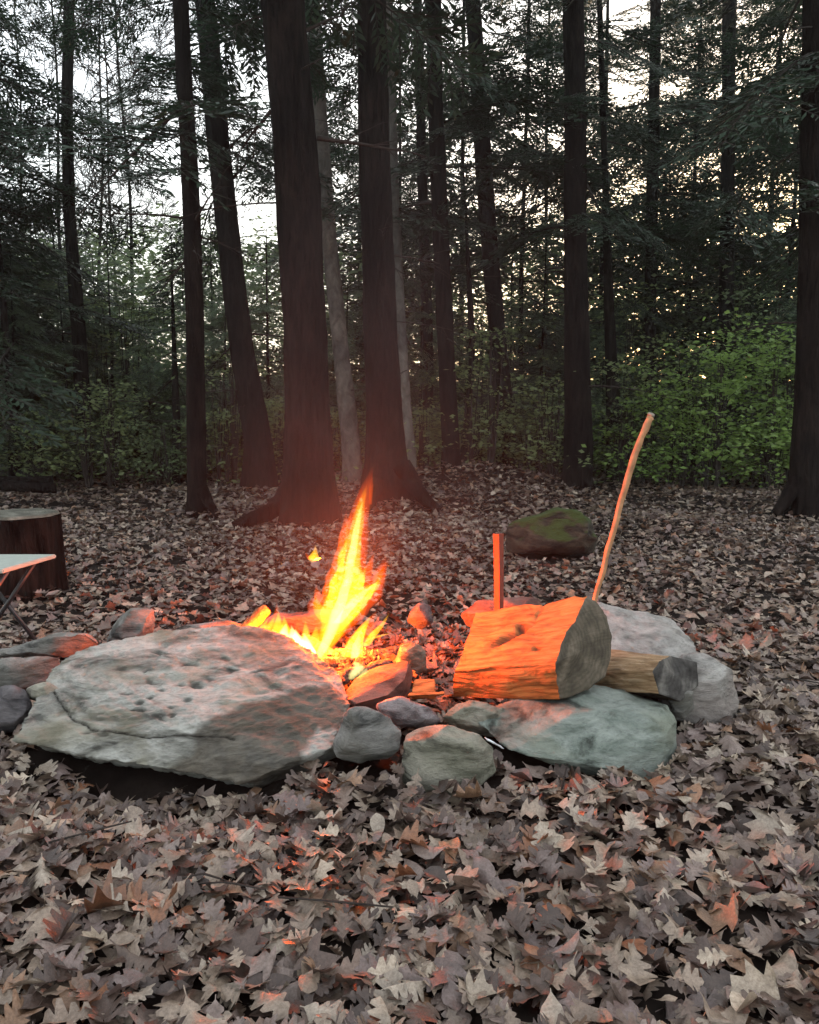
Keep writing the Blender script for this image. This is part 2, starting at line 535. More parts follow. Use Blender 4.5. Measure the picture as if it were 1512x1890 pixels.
def in_poly(P, poly):
    poly = np.asarray(poly, float)
    inside = np.zeros(len(P), bool)
    j = len(poly) - 1
    for i in range(len(poly)):
        xi, yi = poly[i]; xj, yj = poly[j]
        c = ((yi > P[:, 1]) != (yj > P[:, 1])) & (P[:, 0] < (xj - xi) * (P[:, 1] - yi) / (yj - yi + 1e-12) + xi)
        inside ^= c
        j = i
    return inside


def seg_dist(P, a, b):
    a = np.asarray(a, float); b = np.asarray(b, float)
    ab = b - a
    t = np.clip(((P - a) @ ab) / (ab @ ab + 1e-12), 0, 1)
    return np.linalg.norm(P - (a + t[:, None] * ab), axis=1)


def hull_mesh(hulls):
    V, F, n = [], [], 0
    for pts in hulls:
        bm = bmesh.new()
        vs = [bm.verts.new(tuple(p)) for p in pts]
        r = bmesh.ops.convex_hull(bm, input=vs)
        junk = [g for g in r['geom_interior'] if isinstance(g, bmesh.types.BMVert)] + [g for g in r['geom_unused'] if isinstance(g, bmesh.types.BMVert)]
        bmesh.ops.delete(bm, geom=list(set(junk)), context='VERTS')
        bm.verts.index_update()
        V += [v.co[:] for v in bm.verts]
        F += [[v.index + n for v in f.verts] for f in bm.faces]
        n += len(bm.verts)
        bm.free()
    me = bpy.data.meshes.new('tmp'); me.from_pydata(V, [], F)
    return me


def solid(hulls, voxel, smooth=3):
    """Fuses hulls to one even mesh (voxel remesh), then softens its edges."""
    me = hull_mesh(hulls)
    ob = bpy.data.objects.new('tmp', me); COL.objects.link(ob)
    md = ob.modifiers.new('r', 'REMESH'); md.mode = 'VOXEL'; md.voxel_size = voxel
    dg = bpy.context.evaluated_depsgraph_get()
    me2 = bpy.data.meshes.new_from_object(ob.evaluated_get(dg))
    bm = bmesh.new(); bm.from_mesh(me2)
    for _ in range(smooth):
        bmesh.ops.smooth_vert(bm, verts=bm.verts, factor=0.5, use_axis_x=True, use_axis_y=True, use_axis_z=True)
    bm.normal_update()
    V = np.array([v.co[:] for v in bm.verts]); Nn = np.array([v.normal[:] for v in bm.verts])
    Q = np.array([[v.index for v in f.verts] for f in bm.faces if len(f.verts) == 4])
    T = np.array([[v.index for v in f.verts] for f in bm.faces if len(f.verts) == 3])
    bm.free()
    bpy.data.objects.remove(ob); bpy.data.meshes.remove(me); bpy.data.meshes.remove(me2)
    return V, Nn, Q, T


def outline(pts, Y, front=0.06, back=0.15, fs=0.6, bs=0.75, sink=0.0):
    """Hull points of a boulder whose silhouette is the given pixel outline at distance Y."""
    P = np.asarray(pts, float); c = P.mean(0)
    out = [at(x, y, Y) for x, y in P]
    for x, y in c + (P - c) * fs: out.append(at(x, y, Y - front))
    for x, y in c + (P - c) * bs:
        q = at(x, y, Y + back); out.append(q)
    if sink:
        for q in list(out):
            if q[2] < 0.12: out.append(np.array([q[0], q[1], -sink]))
    return out


def rock(name, hulls, mat, label, voxel=0.008, amp=0.012, scale=6.0, seed=1.0, smooth=3, cat='stone', group=None, facets=9, streak=0.0035,
         facet_shade=(), soot=(), cracks=(), pits=(), ledge=0.0):
    V, Nn, Q, T = solid(hulls, voxel, smooth)
    rgf = np.random.default_rng(int(seed * 10)); c = V.mean(0)
    for _ in range(facets):             # broken flat faces
        n_ = rgf.normal(0, 1, 3); n_[1] -= 0.5; n_ /= np.linalg.norm(n_)
        pj = (V - c) @ n_; lim = pj.max() * rgf.uniform(0.74, 0.94)
        V = V - n_ * np.maximum(0, pj - lim)[:, None] * 0.9
    d = amp * nzs(V, scale, seed, 4) + streak * (np.abs(nzs(V @ np.array([[0.5, 0.3, -0.9], [0, 0.8, 0.9], [0.5, 0, 2.6]]), 13, seed + 2, 4)) - 0.3)
    if ledge:       # layered rock: small steps along a tilted bedding plane
        q = V @ np.array([0.35, 0.25, 0.9]) * 38 + 1.4 * nzs(V, 5, seed + 9, 2)
        d += ledge * (np.abs((q % 1.0) - 0.5) * 2 - 0.5) * (0.5 + 0.5 * nzs(V, 4, seed + 3, 2))
    px = project(V)
    facing = (Nn @ np.array([0, -0.8, 0.6])) > 0.0
    dirt = np.zeros(len(V)); st = np.zeros(len(V))
    wob = np.stack([nzs(V, 14, seed + 4, 3), nzs(V, 14, seed + 8, 3)], 1) * 7
    for poly, w in cracks:
        dd = np.min([seg_dist(px + wob * 0.5, poly[k], poly[k + 1]) for k in range(len(poly) - 1)], axis=0)
        g = np.exp(-(dd / w) ** 2) * facing
        d -= 0.006 * g; dirt = np.maximum(dirt, np.clip(g * 1.1, 0, 1))
    for (cx, cy, rx, ry, dep) in pits:
        g = np.exp(-(((px[:, 0] + wob[:, 0] - cx) / rx) ** 2 + ((px[:, 1] + wob[:, 1] - cy) / ry) ** 2) ** 2) * facing
        d -= dep * g; dirt = np.maximum(dirt, g * 0.75)
    for poly, s in facet_shade:
        pp = px + wob * 1.6
        dd = np.min([seg_dist(pp, poly[k], poly[(k + 1) % len(poly)]) for k in range(len(poly))], axis=0)
        ins = in_poly(pp, poly)
        st = np.maximum(st, np.where(ins, np.clip(0.4 + dd / 14, 0, 1), np.clip(0.4 - dd / 14, 0, 1)) * s * facing)
    for poly, s in soot:
        pp = px + wob * 3
        dd = np.min([seg_dist(pp, poly[k], poly[(k + 1) % len(poly)]) for k in range(len(poly))], axis=0)
        dirt = np.maximum(dirt, np.where(in_poly(pp, poly), np.clip(0.3 + dd / 40, 0, 1), np.clip(0.3 - dd / 40, 0, 1)) * s)
    df = np.hypot(V[:, 0] + 0.2, V[:, 1] - 2.85)
    dirt = np.maximum(dirt, np.clip((0.5 - df) * 2.2, 0, 1) * np.clip(0.45 + 0.9 * nzs(V, 12, seed + 6, 3), 0, 0.8))
    V = V + Nn * d[:, None]
    base = np.array([V[:, 0].mean(), V[:, 1].mean(), V[:, 2].min()])
    o = mesh_obj(name, V, Q, T if len(T) else None, origin=base, mat=mat, attrs={'facet_shade': ('FLOAT', st), 'dirt': ('FLOAT', dirt)})
    tag(o, label, cat, group)
    tri = [tuple(q[:3]) for q in Q] + [(q[0], q[2], q[3]) for q in Q] + [tuple(t) for t in T]
    ROCKS.append((V, tri))
    return o


def L3(l): return [at(*p) for p in l]


# the big slab: an upper body and a lower plate that sticks out to the left
top_edge = [(82, 1262, 2.45), (95, 1236, 2.52), (140, 1203, 2.62), (190, 1184, 2.68), (300, 1161, 2.74), (430, 1150, 2.77), (480, 1156, 2.75),
            (530, 1172, 2.72), (580, 1205, 2.65), (628, 1248, 2.54), (644, 1300, 2.36)]
crest = [(372, 1338, 2.2), (480, 1292, 2.32), (600, 1258, 2.44)]
mid_edge = [(110, 1300, 2.36), (205, 1345, 2.27), (330, 1372, 2.2), (455, 1440, 2.08), (548, 1400, 2.12), (612, 1378, 2.17)]
lowe = [(22, 1366, 2.2), (70, 1308, 2.34), (320, 1400, 2.13), (456, 1447, 2.06), (548, 1402, 2.11), (612, 1380, 2.17), (330, 1424, 2.10), (190, 1401, 2.14)]
up = L3(top_edge) + L3(lowe) + L3(crest)
up += [p + np.array([0.03, 0.09, -0.06]) for p in L3(lowe)] + [np.array([p[0] * 0.9, p[1] + 0.05, -0.02]) for p in L3(top_edge)]
rock('hearth_slab', [up], M['slab'], 'huge pale slanting slab stone in front of the flames, cracked and pitted', 0.0055, 0.007, 5.0, 3.1, 1, ledge=0.005, facets=0, streak=0.011,
     cracks=[([(92, 1262), (112, 1298), (140, 1330), (168, 1345), (215, 1352), (262, 1360), (330, 1358), (400, 1362), (432, 1366)], 2.0)],
     pits=[(258, 1313, 9, 4, .012), (256, 1297, 8, 3, .009), (292, 1325, 13, 3, .008), (312, 1304, 10, 3, .006), (165, 1349, 13, 4, .01), (190, 1355, 15, 5, .011), (208, 1373, 10, 3, .007),
           (362, 1262, 14, 5, .010), (272, 1238, 14, 3, .005), (300, 1275, 9, 3, .005), (232, 1280, 13, 3, .005), (345, 1288, 8, 2.5, .005), (430, 1235, 16, 3, .005), (150, 1290, 16, 3, .004), (275, 1288, 6, 3, .007), (320, 1318, 7, 3, .007), (335, 1262, 9, 3, .006), (385, 1250, 12, 3, .006), (410, 1218, 16, 3, .005), (245, 1312, 6, 3, .007), (280, 1258, 16, 2.5, .005), (350, 1230, 18, 2.5, .005), (480, 1240, 16, 3, .005), (225, 1235, 16, 3, .004), (300, 1205, 20, 3, .005)],
     facet_shade=[([(372, 1335), (440, 1300), (520, 1275), (600, 1258), (650, 1290), (640, 1345), (590, 1345), (560, 1400), (540, 1470), (440, 1470), (290, 1425), (345, 1395)], 0.85)],  # painted darker where the lower right face turns away from the sky
     soot=[([(395, 1150), (470, 1150), (540, 1175), (500, 1225), (430, 1205), (400, 1190)], 0.45)])

# stones left of the slab
rock('ring_stone', [outline([(-60, 1215), (0, 1199), (45, 1188), (120, 1168), (165, 1167), (196, 1178), (185, 1205), (120, 1213), (30, 1210)], 2.75, 0.05, 0.22)], M['grey'],
     'flat grey stone at the far left with orange firelight on its end', 0.008, 0.012, 7, 5.5, 2, ledge=0.004)
rock('ring_stone', [outline([(-70, 1240), (10, 1216), (110, 1212), (120, 1225), (90, 1258), (30, 1280), (-60, 1290)], 2.62, 0.04, 0.2)], M['grey'],
     'pale grey stone under the flat stone left of the slab', 0.008, 0.012, 7, 7.7, 2, ledge=0.004)
rock('ring_stone', [outline([(-50, 1275), (10, 1262), (50, 1280), (62, 1310), (40, 1345), (0, 1362), (-60, 1365)], 2.4, 0.05, 0.16)], M['purple'],
     'dark rounded stone low at the left picture edge', 0.008, 0.014, 8, 2.2, 3)
rock('ring_stone', [outline([(45, 1270), (85, 1258), (118, 1275), (115, 1300), (80, 1300), (50, 1290)], 2.42, 0.03, 0.1)], M['tan'],
     'small tan stone wedged against the left end of the slab', 0.006, 0.008, 9, 8.2, 2)
rock('ring_stone', [outline([(186, 1186), (212, 1142), (240, 1122), (284, 1121), (291, 1140), (288, 1180), (240, 1195)], 2.95, 0.04, 0.1)], M['grey'],
     'pointed pale grey stone standing up behind the slab', 0.007, 0.01, 8, 4.4, 2, ledge=0.004)
rock('ring_stone', [outline([(300, 1170), (335, 1152), (420, 1146), (470, 1152), (480, 1185), (380, 1195)], 3.0, 0.04, 0.15)], M['grey'],
     'low grey stone showing just above the top edge of the slab', 0.008, 0.01, 7, 6.1, 2)
# in front of the fire
rock('ring_stone', [outline([(607, 1372), (618, 1335), (640, 1308), (672, 1301), (718, 1322), (744, 1350), (742, 1385), (722, 1398), (660, 1408), (622, 1402)], 2.12, 0.045, 0.14, sink=0.0)], M['grey'],
     'small rounded grey stone at the right end of the slab', 0.006, 0.010, 8, 1.9, 2)
rock('ring_stone', [outline([(690, 1300), (735, 1287), (790, 1306), (815, 1330), (790, 1352), (730, 1345)], 2.3, 0.04, 0.12)], M['speckle'],
     'rough speckled pinkish stone behind the rounded front stones', 0.006, 0.013, 10, 9.6, 1)
rock('ring_stone', [outline([(745, 1352), (770, 1338), (830, 1338), (878, 1352), (910, 1380), (920, 1420), (900, 1455), (868, 1486), (800, 1482), (775, 1445), (752, 1395)], 2.08, 0.06, 0.2, sink=0.03)], M['tan'],
     'tan rounded stone with an orange lit top in the middle of the front', 0.0065, 0.010, 7, 3.7, 2)
rock('ring_stone', [L3([(875, 1330, 2.32), (960, 1288, 2.42), (1075, 1268, 2.42), (1140, 1272, 2.4), (1232, 1302, 2.3), (1250, 1330, 2.22), (1252, 1400, 2.2), (1210, 1462, 2.1), (1105, 1432, 2.08), (1010, 1412, 2.1), (940, 1385, 2.16),
                        (1200, 1330, 2.16), (1060, 1320, 2.2), (1235, 1350, 2.14)])
                   + L3([(900, 1310, 2.6), (1080, 1262, 2.62), (1200, 1290, 2.55), (960, 1380, 2.4), (1230, 1400, 2.45)])], M['green'],
     'long greenish grey stone holding up the split log', 0.0062, 0.009, 6, 12.4, 1, ledge=0.005, facets=2, soot=[([(930, 1290), (1020, 1285), (1010, 1312), (930, 1318)], 0.35)])
rock('ring_stone', [outline([(812, 1322), (838, 1300), (868, 1290), (930, 1308), (965, 1340), (940, 1362), (880, 1352), (830, 1342)], 2.36, 0.05, 0.12)], M['tan'],
     'low angular stone glowing orange between fire and greenish stone', 0.006, 0.010, 9, 10.2, 1, ledge=0.005)
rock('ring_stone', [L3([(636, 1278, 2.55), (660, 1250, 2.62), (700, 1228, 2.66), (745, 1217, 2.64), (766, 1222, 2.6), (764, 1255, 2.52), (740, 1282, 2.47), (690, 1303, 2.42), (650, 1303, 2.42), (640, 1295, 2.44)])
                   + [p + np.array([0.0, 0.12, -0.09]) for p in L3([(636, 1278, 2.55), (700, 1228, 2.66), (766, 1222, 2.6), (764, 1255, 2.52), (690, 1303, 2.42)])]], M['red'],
     'firelight-red wedge stone at the right foot of the flames', 0.006, 0.006, 8, 6.6, 2)
# behind and right of the split log
rock('ring_stone', [L3([(1060, 1150, 2.86), (1105, 1108, 2.98), (1160, 1104, 3.02), (1210, 1117, 3.0), (1250, 1143, 2.95), (1282, 1182, 2.84), (1298, 1222, 2.72), (1260, 1240, 2.62), (1110, 1240, 2.62), (1040, 1215, 2.68)])
                   + [p + np.array([0.0, 0.12, -0.14]) for p in L3([(1060, 1150, 2.86), (1160, 1104, 3.02), (1250, 1143, 2.95), (1298, 1222, 2.72), (1110, 1240, 2.62)])]], M['pale'],
     'broad pale stone with pink firelight behind the split log', 0.0075, 0.014, 6, 14.1, 2, ledge=0.004)
rock('ring_stone', [outline([(1215, 1235), (1262, 1208), (1330, 1206), (1352, 1225), (1360, 1290), (1366, 1335), (1320, 1345), (1240, 1330), (1205, 1290)], 2.46, 0.05, 0.2, sink=0.02)], M['pale'],
     'blocky pale grey stone at the right end of the ring', 0.007, 0.012, 7, 15.6, 2, ledge=0.005)
rock('ring_stone', [outline([(1228, 1284), (1250, 1276), (1280, 1274), (1282, 1306), (1262, 1330), (1240, 1318)], 2.36, 0.03, 0.08)], M['grey'],
     'small grey prop stone under the charred log end', 0.006, 0.006, 9, 16.3, 2)
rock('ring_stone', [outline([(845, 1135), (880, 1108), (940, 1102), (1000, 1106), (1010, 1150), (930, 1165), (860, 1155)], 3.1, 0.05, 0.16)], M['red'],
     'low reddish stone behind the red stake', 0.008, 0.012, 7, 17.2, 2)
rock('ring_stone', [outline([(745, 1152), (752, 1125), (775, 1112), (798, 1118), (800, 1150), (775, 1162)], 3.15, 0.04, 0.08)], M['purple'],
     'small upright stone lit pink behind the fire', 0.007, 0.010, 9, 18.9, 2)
rock('ring_stone', [outline([(725, 1225), (740, 1192), (770, 1185), (790, 1205), (788, 1240), (750, 1250)], 2.82, 0.03, 0.08)], M['tan'],
     'small dull olive stone right beside the burning sticks', 0.006, 0.008, 9, 21.1, 2)
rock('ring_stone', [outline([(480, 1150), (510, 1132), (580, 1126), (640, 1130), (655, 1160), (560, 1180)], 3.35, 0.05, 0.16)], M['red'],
     'firelight-red stone directly behind the flames', 0.008, 0.012, 7, 22.9, 2)
# further away and in the leaves
rock('mossy_boulder', [outline([(928, 1022), (936, 975), (972, 952), (1030, 938), (1068, 938), (1090, 958), (1106, 1000), (1104, 1022)], 5.55, 0.12, 0.4, 0.75, 0.8)], M['mossy'],
      'dark rounded boulder topped with green moss behind the fire ring', 0.014, 0.03, 4, 31.0, 2, cat='boulder')
rock('flat_stone', [outline([(500, 1668), (520, 1634), (548, 1620), (596, 1616), (614, 1634), (600, 1660), (560, 1680)], 1.62, 0.02, 0.05)], M['purple'],
     'dark purplish flat stone lying among the foreground leaves', 0.005, 0.004, 10, 41.0, 2)

RV, RF, rn = [], [], 0
for V, tri in ROCKS:
    RV.append(V); RF += [tuple(int(i) + rn for i in t) for t in tri]; rn += len(V)
RV = np.concatenate(RV)
BVH = BVHTree.FromPolygons([tuple(v) for v in RV], RF)

# ------------------------------------------------------------------ firewood
def loft_log(name, left, right, n_split, label, cat, mats, rough=0.006, hole=None, seed=1.0, n_along=56, n_around=70, ribs=0.004, group=None):
    """A split log between two end outlines (matching corner lists). The first n_split corners bound the split faces, the rest the bark arc."""
    Lf, Rt = np.array([at(*p) for p in left]), np.array([at(*p) for p in right])
    k = len(Lf)
    seg = np.linalg.norm(np.roll(Rt, -1, 0) - Rt, axis=1)
    cnt = np.maximum(2, np.round(seg / seg.sum() * n_around).astype(int))
    ring_l, ring_r, bark = [], [], []
    for i in range(k):
        for s in range(cnt[i]):
            t = s / cnt[i]
            ring_l.append(Lf[i] * (1 - t) + Lf[(i + 1) % k] * t); ring_r.append(Rt[i] * (1 - t) + Rt[(i + 1) % k] * t)
            bark.append(i >= n_split)
    ring_l, ring_r, bark = np.array(ring_l), np.array(ring_r), np.array(bark)
    m = len(ring_l)
    u = np.linspace(0, 1, n_along)
    P = ring_l[None] * (1 - u)[:, None, None] + ring_r[None] * u[:, None, None]
    cen = P.mean(1, keepdims=True)
    out = P - cen
    ln = np.linalg.norm(out, axis=2, keepdims=True)
    out = out / ln
    length = np.linalg.norm(Rt.mean(0) - Lf.mean(0))
    per = np.concatenate([[0], np.cumsum(np.linalg.norm(np.diff(ring_r, axis=0), axis=1))])
    dd = np.zeros((n_along, m)); dirt = np.zeros((n_along, m))
    for a in range(n_along):
        for b in range(m):
            x, y = u[a] * length, per[b]
            wav = 0.02 * noise.noise(Vector((x * 9, y * 5, seed)))
            g = noise.fractal(Vector((x * 5.0, (y + wav) * 42, seed)), 0.8, 2.2, 4)
            big = noise.noise(Vector((x * 6, y * 7, seed + 5)))
            dd[a, b] = ribs * g * (0.5 if bark[b] else 1.2) + rough * big
            if not bark[b] and g < -0.5: dirt[a, b] = min(0.5, (-g - 0.5) * 1.3)
    if hole is not None:
        q = project(P.reshape(-1, 3)).reshape(n_along, m, 2)
        for (hx, hy, rx, ry, ang, dep, dk) in hole:
            ca, sa = math.cos(ang), math.sin(ang)
            ex, ey = q[..., 0] - hx, q[..., 1] - hy
            g = np.exp(-(((ex * ca + ey * sa) / rx) ** 2 + ((-ex * sa + ey * ca) / ry) ** 2) ** 2) * (~bark)[None, :]
            dd -= dep * g; dirt = np.maximum(dirt, g * dk)
    P = P + out * dd[..., None]
    base = np.array([P[..., 0].mean(), P[..., 1].mean(), P[..., 2].min()])
    t = empty(name, base)
    tag(t, label, cat, group)
    grain = np.stack([np.broadcast_to((u * length)[:, None], (n_along, m)), np.broadcast_to(per[None], (n_along, m)), np.full((n_along, m), seed)], -1)
    def strip(cols, nm, mat):
        cols = np.array(cols)
        V = P[:, cols].reshape(-1, 3) - base
        c = len(cols)
        i = np.arange(n_along - 1)[:, None] * c + np.arange(c - 1)[None]
        Q = np.stack([i, i + 1, i + c + 1, i + c], -1).reshape(-1, 4)
        mesh_obj(nm, V, Q, parent=t, mat=mat, attrs={'grain': ('FLOAT_VECTOR', grain[:, cols].reshape(-1, 3)), 'dirt': ('FLOAT', dirt[:, cols].ravel())})
    fb = int(np.argmax(bark))
    strip(list(range(0, fb + 1)), 'split_face', mats[0])
    strip(list(range(fb, m)) + [0], 'bark', mats[1])
    # the sawn ends: rings shrinking to the middle
    for side, nm, mat in ((-1, 'sawn_end', mats[2]), (0, 'sawn_end', mats[2])):
        ring = P[side] - base; c = ring.mean(0)
        fs = [1, 0.985, 0.9, 0.7, 0.45, 0.2]
        V = np.concatenate([c + (ring - c) * f for f in fs] + [c[None]])
        nrm = (Rt.mean(0) - Lf.mean(0)) / length * (1 if side == -1 else -1)
        V[m:] += nrm * 0.002
        V[m:] += nrm * 0.003 * nzs(V[m:] + base, 30, seed, 2)[:, None]
        j = np.arange(m); j2 = (j + 1) % m
        Q = np.concatenate([np.stack([r * m + j, r * m + j2, (r + 1) * m + j2, (r + 1) * m + j], 1) for r in range(len(fs) - 1)])
        T = np.stack([(len(fs) - 1) * m + j, (len(fs) - 1) * m + j2, np.full(m, len(fs) * m)], 1)
        ax = nrm; s1 = np.cross(ax, [0, 0, 1]); s1 /= np.linalg.norm(s1)
        pith = ring[:max(1, fb)].mean(0)
        gr = np.stack([np.zeros(len(V)), (V - pith) @ s1, (V - pith)[:, 2]], -1)
        mesh_obj(nm, V, Q, T, parent=t, mat=mat, attrs={'grain': ('FLOAT_VECTOR', gr)})
    return t


R_out = [(1084, 1102, 2.42), (1064, 1143, 2.36), (1038, 1186, 2.29), (1026, 1223, 2.235), (1028, 1256, 2.26), (1033, 1291, 2.30),
         (1058, 1287, 2.32), (1086, 1277, 2.345), (1117, 1250, 2.39), (1128, 1210, 2.42), (1129, 1174, 2.44), (1119, 1138, 2.44), (1103, 1114, 2.435)]
L_out = [(878, 1131, 2.74), (868, 1165, 2.68), (853, 1203, 2.62), (840, 1238, 2.565), (836, 1256, 2.585), (838, 1286, 2.62),
         (866, 1284, 2.65), (890, 1276, 2.68), (915, 1255, 2.72), (925, 1225, 2.75), (926, 1190, 2.765), (916, 1158, 2.765), (900, 1138, 2.755)]
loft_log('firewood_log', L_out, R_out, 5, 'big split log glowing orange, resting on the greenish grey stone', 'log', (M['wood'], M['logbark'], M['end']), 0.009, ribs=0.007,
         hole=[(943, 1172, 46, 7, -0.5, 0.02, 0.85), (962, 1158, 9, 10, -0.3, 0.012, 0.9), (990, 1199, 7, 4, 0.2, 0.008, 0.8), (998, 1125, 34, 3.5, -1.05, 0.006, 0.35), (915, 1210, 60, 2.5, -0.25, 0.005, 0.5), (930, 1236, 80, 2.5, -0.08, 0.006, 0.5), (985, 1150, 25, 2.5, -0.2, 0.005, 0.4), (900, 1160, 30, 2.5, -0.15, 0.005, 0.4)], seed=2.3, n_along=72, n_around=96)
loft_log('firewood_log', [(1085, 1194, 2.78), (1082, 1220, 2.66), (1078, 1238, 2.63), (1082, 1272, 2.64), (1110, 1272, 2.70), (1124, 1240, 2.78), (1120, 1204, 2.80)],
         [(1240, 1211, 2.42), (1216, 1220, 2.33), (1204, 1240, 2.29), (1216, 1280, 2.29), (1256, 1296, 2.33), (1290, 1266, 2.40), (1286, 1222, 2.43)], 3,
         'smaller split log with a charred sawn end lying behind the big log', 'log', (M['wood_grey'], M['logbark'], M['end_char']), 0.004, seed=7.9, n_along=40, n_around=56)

def block(name, pts, dz, dy, mat, label, cat, seed=0.0, group=None):
    """A small sawn or splintered piece: four top corners on view rays, a thickness and fibre relief."""
    P = [at(*p) for p in pts]
    hull = P + [p + np.array([0, dy, -dz]) for p in P]
    V, Nn, Q, T = solid([hull], max(0.0022, dz / 7), 1)
    V = V + Nn * (0.0018 * nzs(V, 60, seed, 2))[:, None]
    ax = P[1] - P[0]; ax /= np.linalg.norm(ax)
    gr = np.stack([V @ ax, V[:, 1] - 0.3 * V[:, 0], V[:, 2]], -1)
    base = np.array([V[:, 0].mean(), V[:, 1].mean(), V[:, 2].min()])
    o = mesh_obj(name, V, Q, T if len(T) else None, origin=base, mat=mat, attrs={'grain': ('FLOAT_VECTOR', gr), 'dirt': ('FLOAT', np.zeros(len(V)))})
    return tag(o, label, cat, group)


block('wood_block', [(760, 1278, 2.5), (804, 1278, 2.5), (803, 1252, 2.56), (764, 1253, 2.56)], 0.03, 0.02, M['wood'], 'small square wood block glowing orange beside the firelight-red stone', 'wood block', 1.0)
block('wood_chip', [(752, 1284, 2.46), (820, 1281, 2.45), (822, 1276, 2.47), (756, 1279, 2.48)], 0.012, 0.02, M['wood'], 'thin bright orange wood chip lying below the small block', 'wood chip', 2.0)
block('wood_splinter', [(654, 1716, 1.555), (716, 1694, 1.585), (728, 1697, 1.59), (668, 1722, 1.56)], 0.012, 0.01, M['pale_wood'], 'pale wood splinter on the foreground leaves, upper of two', 'splinter', 3.0)
block('wood_splinter', [(685, 1738, 1.53), (735, 1729, 1.545), (740, 1735, 1.54), (690, 1746, 1.525)], 0.010, 0.01, M['pale_wood'], 'short pale wood splinter below the longer one in the leaves', 'splinter', 4.0)
block('metal_skewer', [(894, 1358, 2.06), (928, 1378, 2.03), (932, 1382, 2.03), (900, 1366, 2.05)], 0.006, 0.008, M['paper'], 'thin white strip stuck down between the tan and greenish stones', 'strip', 5.0)
block('white_scrap', [(383, 1642, 1.62), (398, 1638, 1.63), (408, 1643, 1.62), (392, 1650, 1.61)], 0.008, 0.008, M['paper'], 'tiny white scrap in the foreground leaves', 'scrap', 6.0)

# the red stake and the long leaning stick
def stick_thing(name, pts, seg, label, cat, mat, knobby=0.0, tip=None, square=False):
    P = np.array([at(x, y, Y) for x, y, Y, w in pts]); W = np.array([w / FPX * Y / 2 for x, y, Y, w in pts])
    t0 = np.linspace(0, 1, len(P)); t = np.linspace(0, 1, 40)
    C = np.stack([np.interp(t, t0, P[:, k]) for k in range(3)], 1); rr = np.interp(t, t0, W)
    if knobby:
        C = C + 0.004 * np.stack([nzs(np.stack([t * 3, t * 0, t * 0], 1), 3, 2, 2), nzs(np.stack([t * 3, t * 0, t * 0], 1), 3, 6, 2), t * 0], 1)
        rr = rr * (1 + knobby * np.array([noise.noise(Vector((x * 14, 0, 3))) for x in t]))
    base = C[0]
    r = empty(name, base); tag(r, label, cat)
    if square:
        a = np.array([0.6, 2.17, 3.74, 5.31]); seg = 4; rr = rr * 1.3
        V, Q, T = tube(C - base, rr, 8, jitter=lambda P, ang: np.array([[(1.0 if k % 2 == 0 else 0.74) * (1 + 0.10 * noise.noise(Vector((k * 2.3, i * 0.35, 1.0)))) for k in range(len(ang))] for i in range(len(P))]))
        mesh_obj('shaft', V, Q, T, parent=r, mat=mat, smooth=False)
    else:
        cut = int(len(t) * 0.97)
        V, Q, T = tube(C[:cut + 1] - base, rr[:cut + 1], seg)
        mesh_obj('shaft', V, Q, T, parent=r, mat=mat)
        V, Q, T = tube(C[cut:] - base, rr[cut:] * 1.02, seg)
        mesh_obj('cut_tip', V, Q, T, parent=r, mat=tip or mat)
        if knobby:
            k = int(len(t) * 0.62); V, Q, T = tube(np.array([C[k], C[k] + np.array([0.014, -0.004, 0.006])]) - base, [0.005, 0.002], 6)
            mesh_obj('twig_stub', V, Q, T, parent=r, mat=mat)
            V, Q, T = tube(np.array([C[-3], C[-3] + np.array([0.016, 0, 0.002])]) - base, [0.004, 0.003], 6)
            mesh_obj('twig_stub', V, Q, T, parent=r, mat=mat)
    return r


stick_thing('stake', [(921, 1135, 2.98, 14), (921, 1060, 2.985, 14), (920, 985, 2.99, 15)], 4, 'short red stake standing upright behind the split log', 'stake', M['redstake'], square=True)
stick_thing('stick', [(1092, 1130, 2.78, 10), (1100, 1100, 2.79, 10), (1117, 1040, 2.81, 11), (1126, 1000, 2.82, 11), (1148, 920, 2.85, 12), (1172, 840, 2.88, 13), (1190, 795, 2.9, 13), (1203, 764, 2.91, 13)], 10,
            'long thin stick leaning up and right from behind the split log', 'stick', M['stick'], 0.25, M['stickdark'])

# ------------------------------------------------------------------ the fire
FIRE_C = at(640, 1205, 2.85)
fire = empty('campfire', (FIRE_C[0], FIRE_C[1], 0.0))
tag(fire, 'bright yellow and orange flames rising behind the big slab', 'fire')
fl_core = flame_mat('flame_white_core', (1.0, 0.84, 0.30), 14)
fl_mid = flame_mat('flame_yellow', (1.0, 0.40, 0.012), 10)
fl_out = flame_mat('flame_orange', (1.0, 0.085, 0.001), 5)


fl_out_s = flame_mat('flame_orange_lick', (1.0, 0.11, 0.002), 14)
fl_mid_s = flame_mat('flame_yellow_lick', (1.0, 0.46, 0.02), 24)
fl_core_s = flame_mat('flame_white_lick', (1.0, 0.84, 0.30), 30)


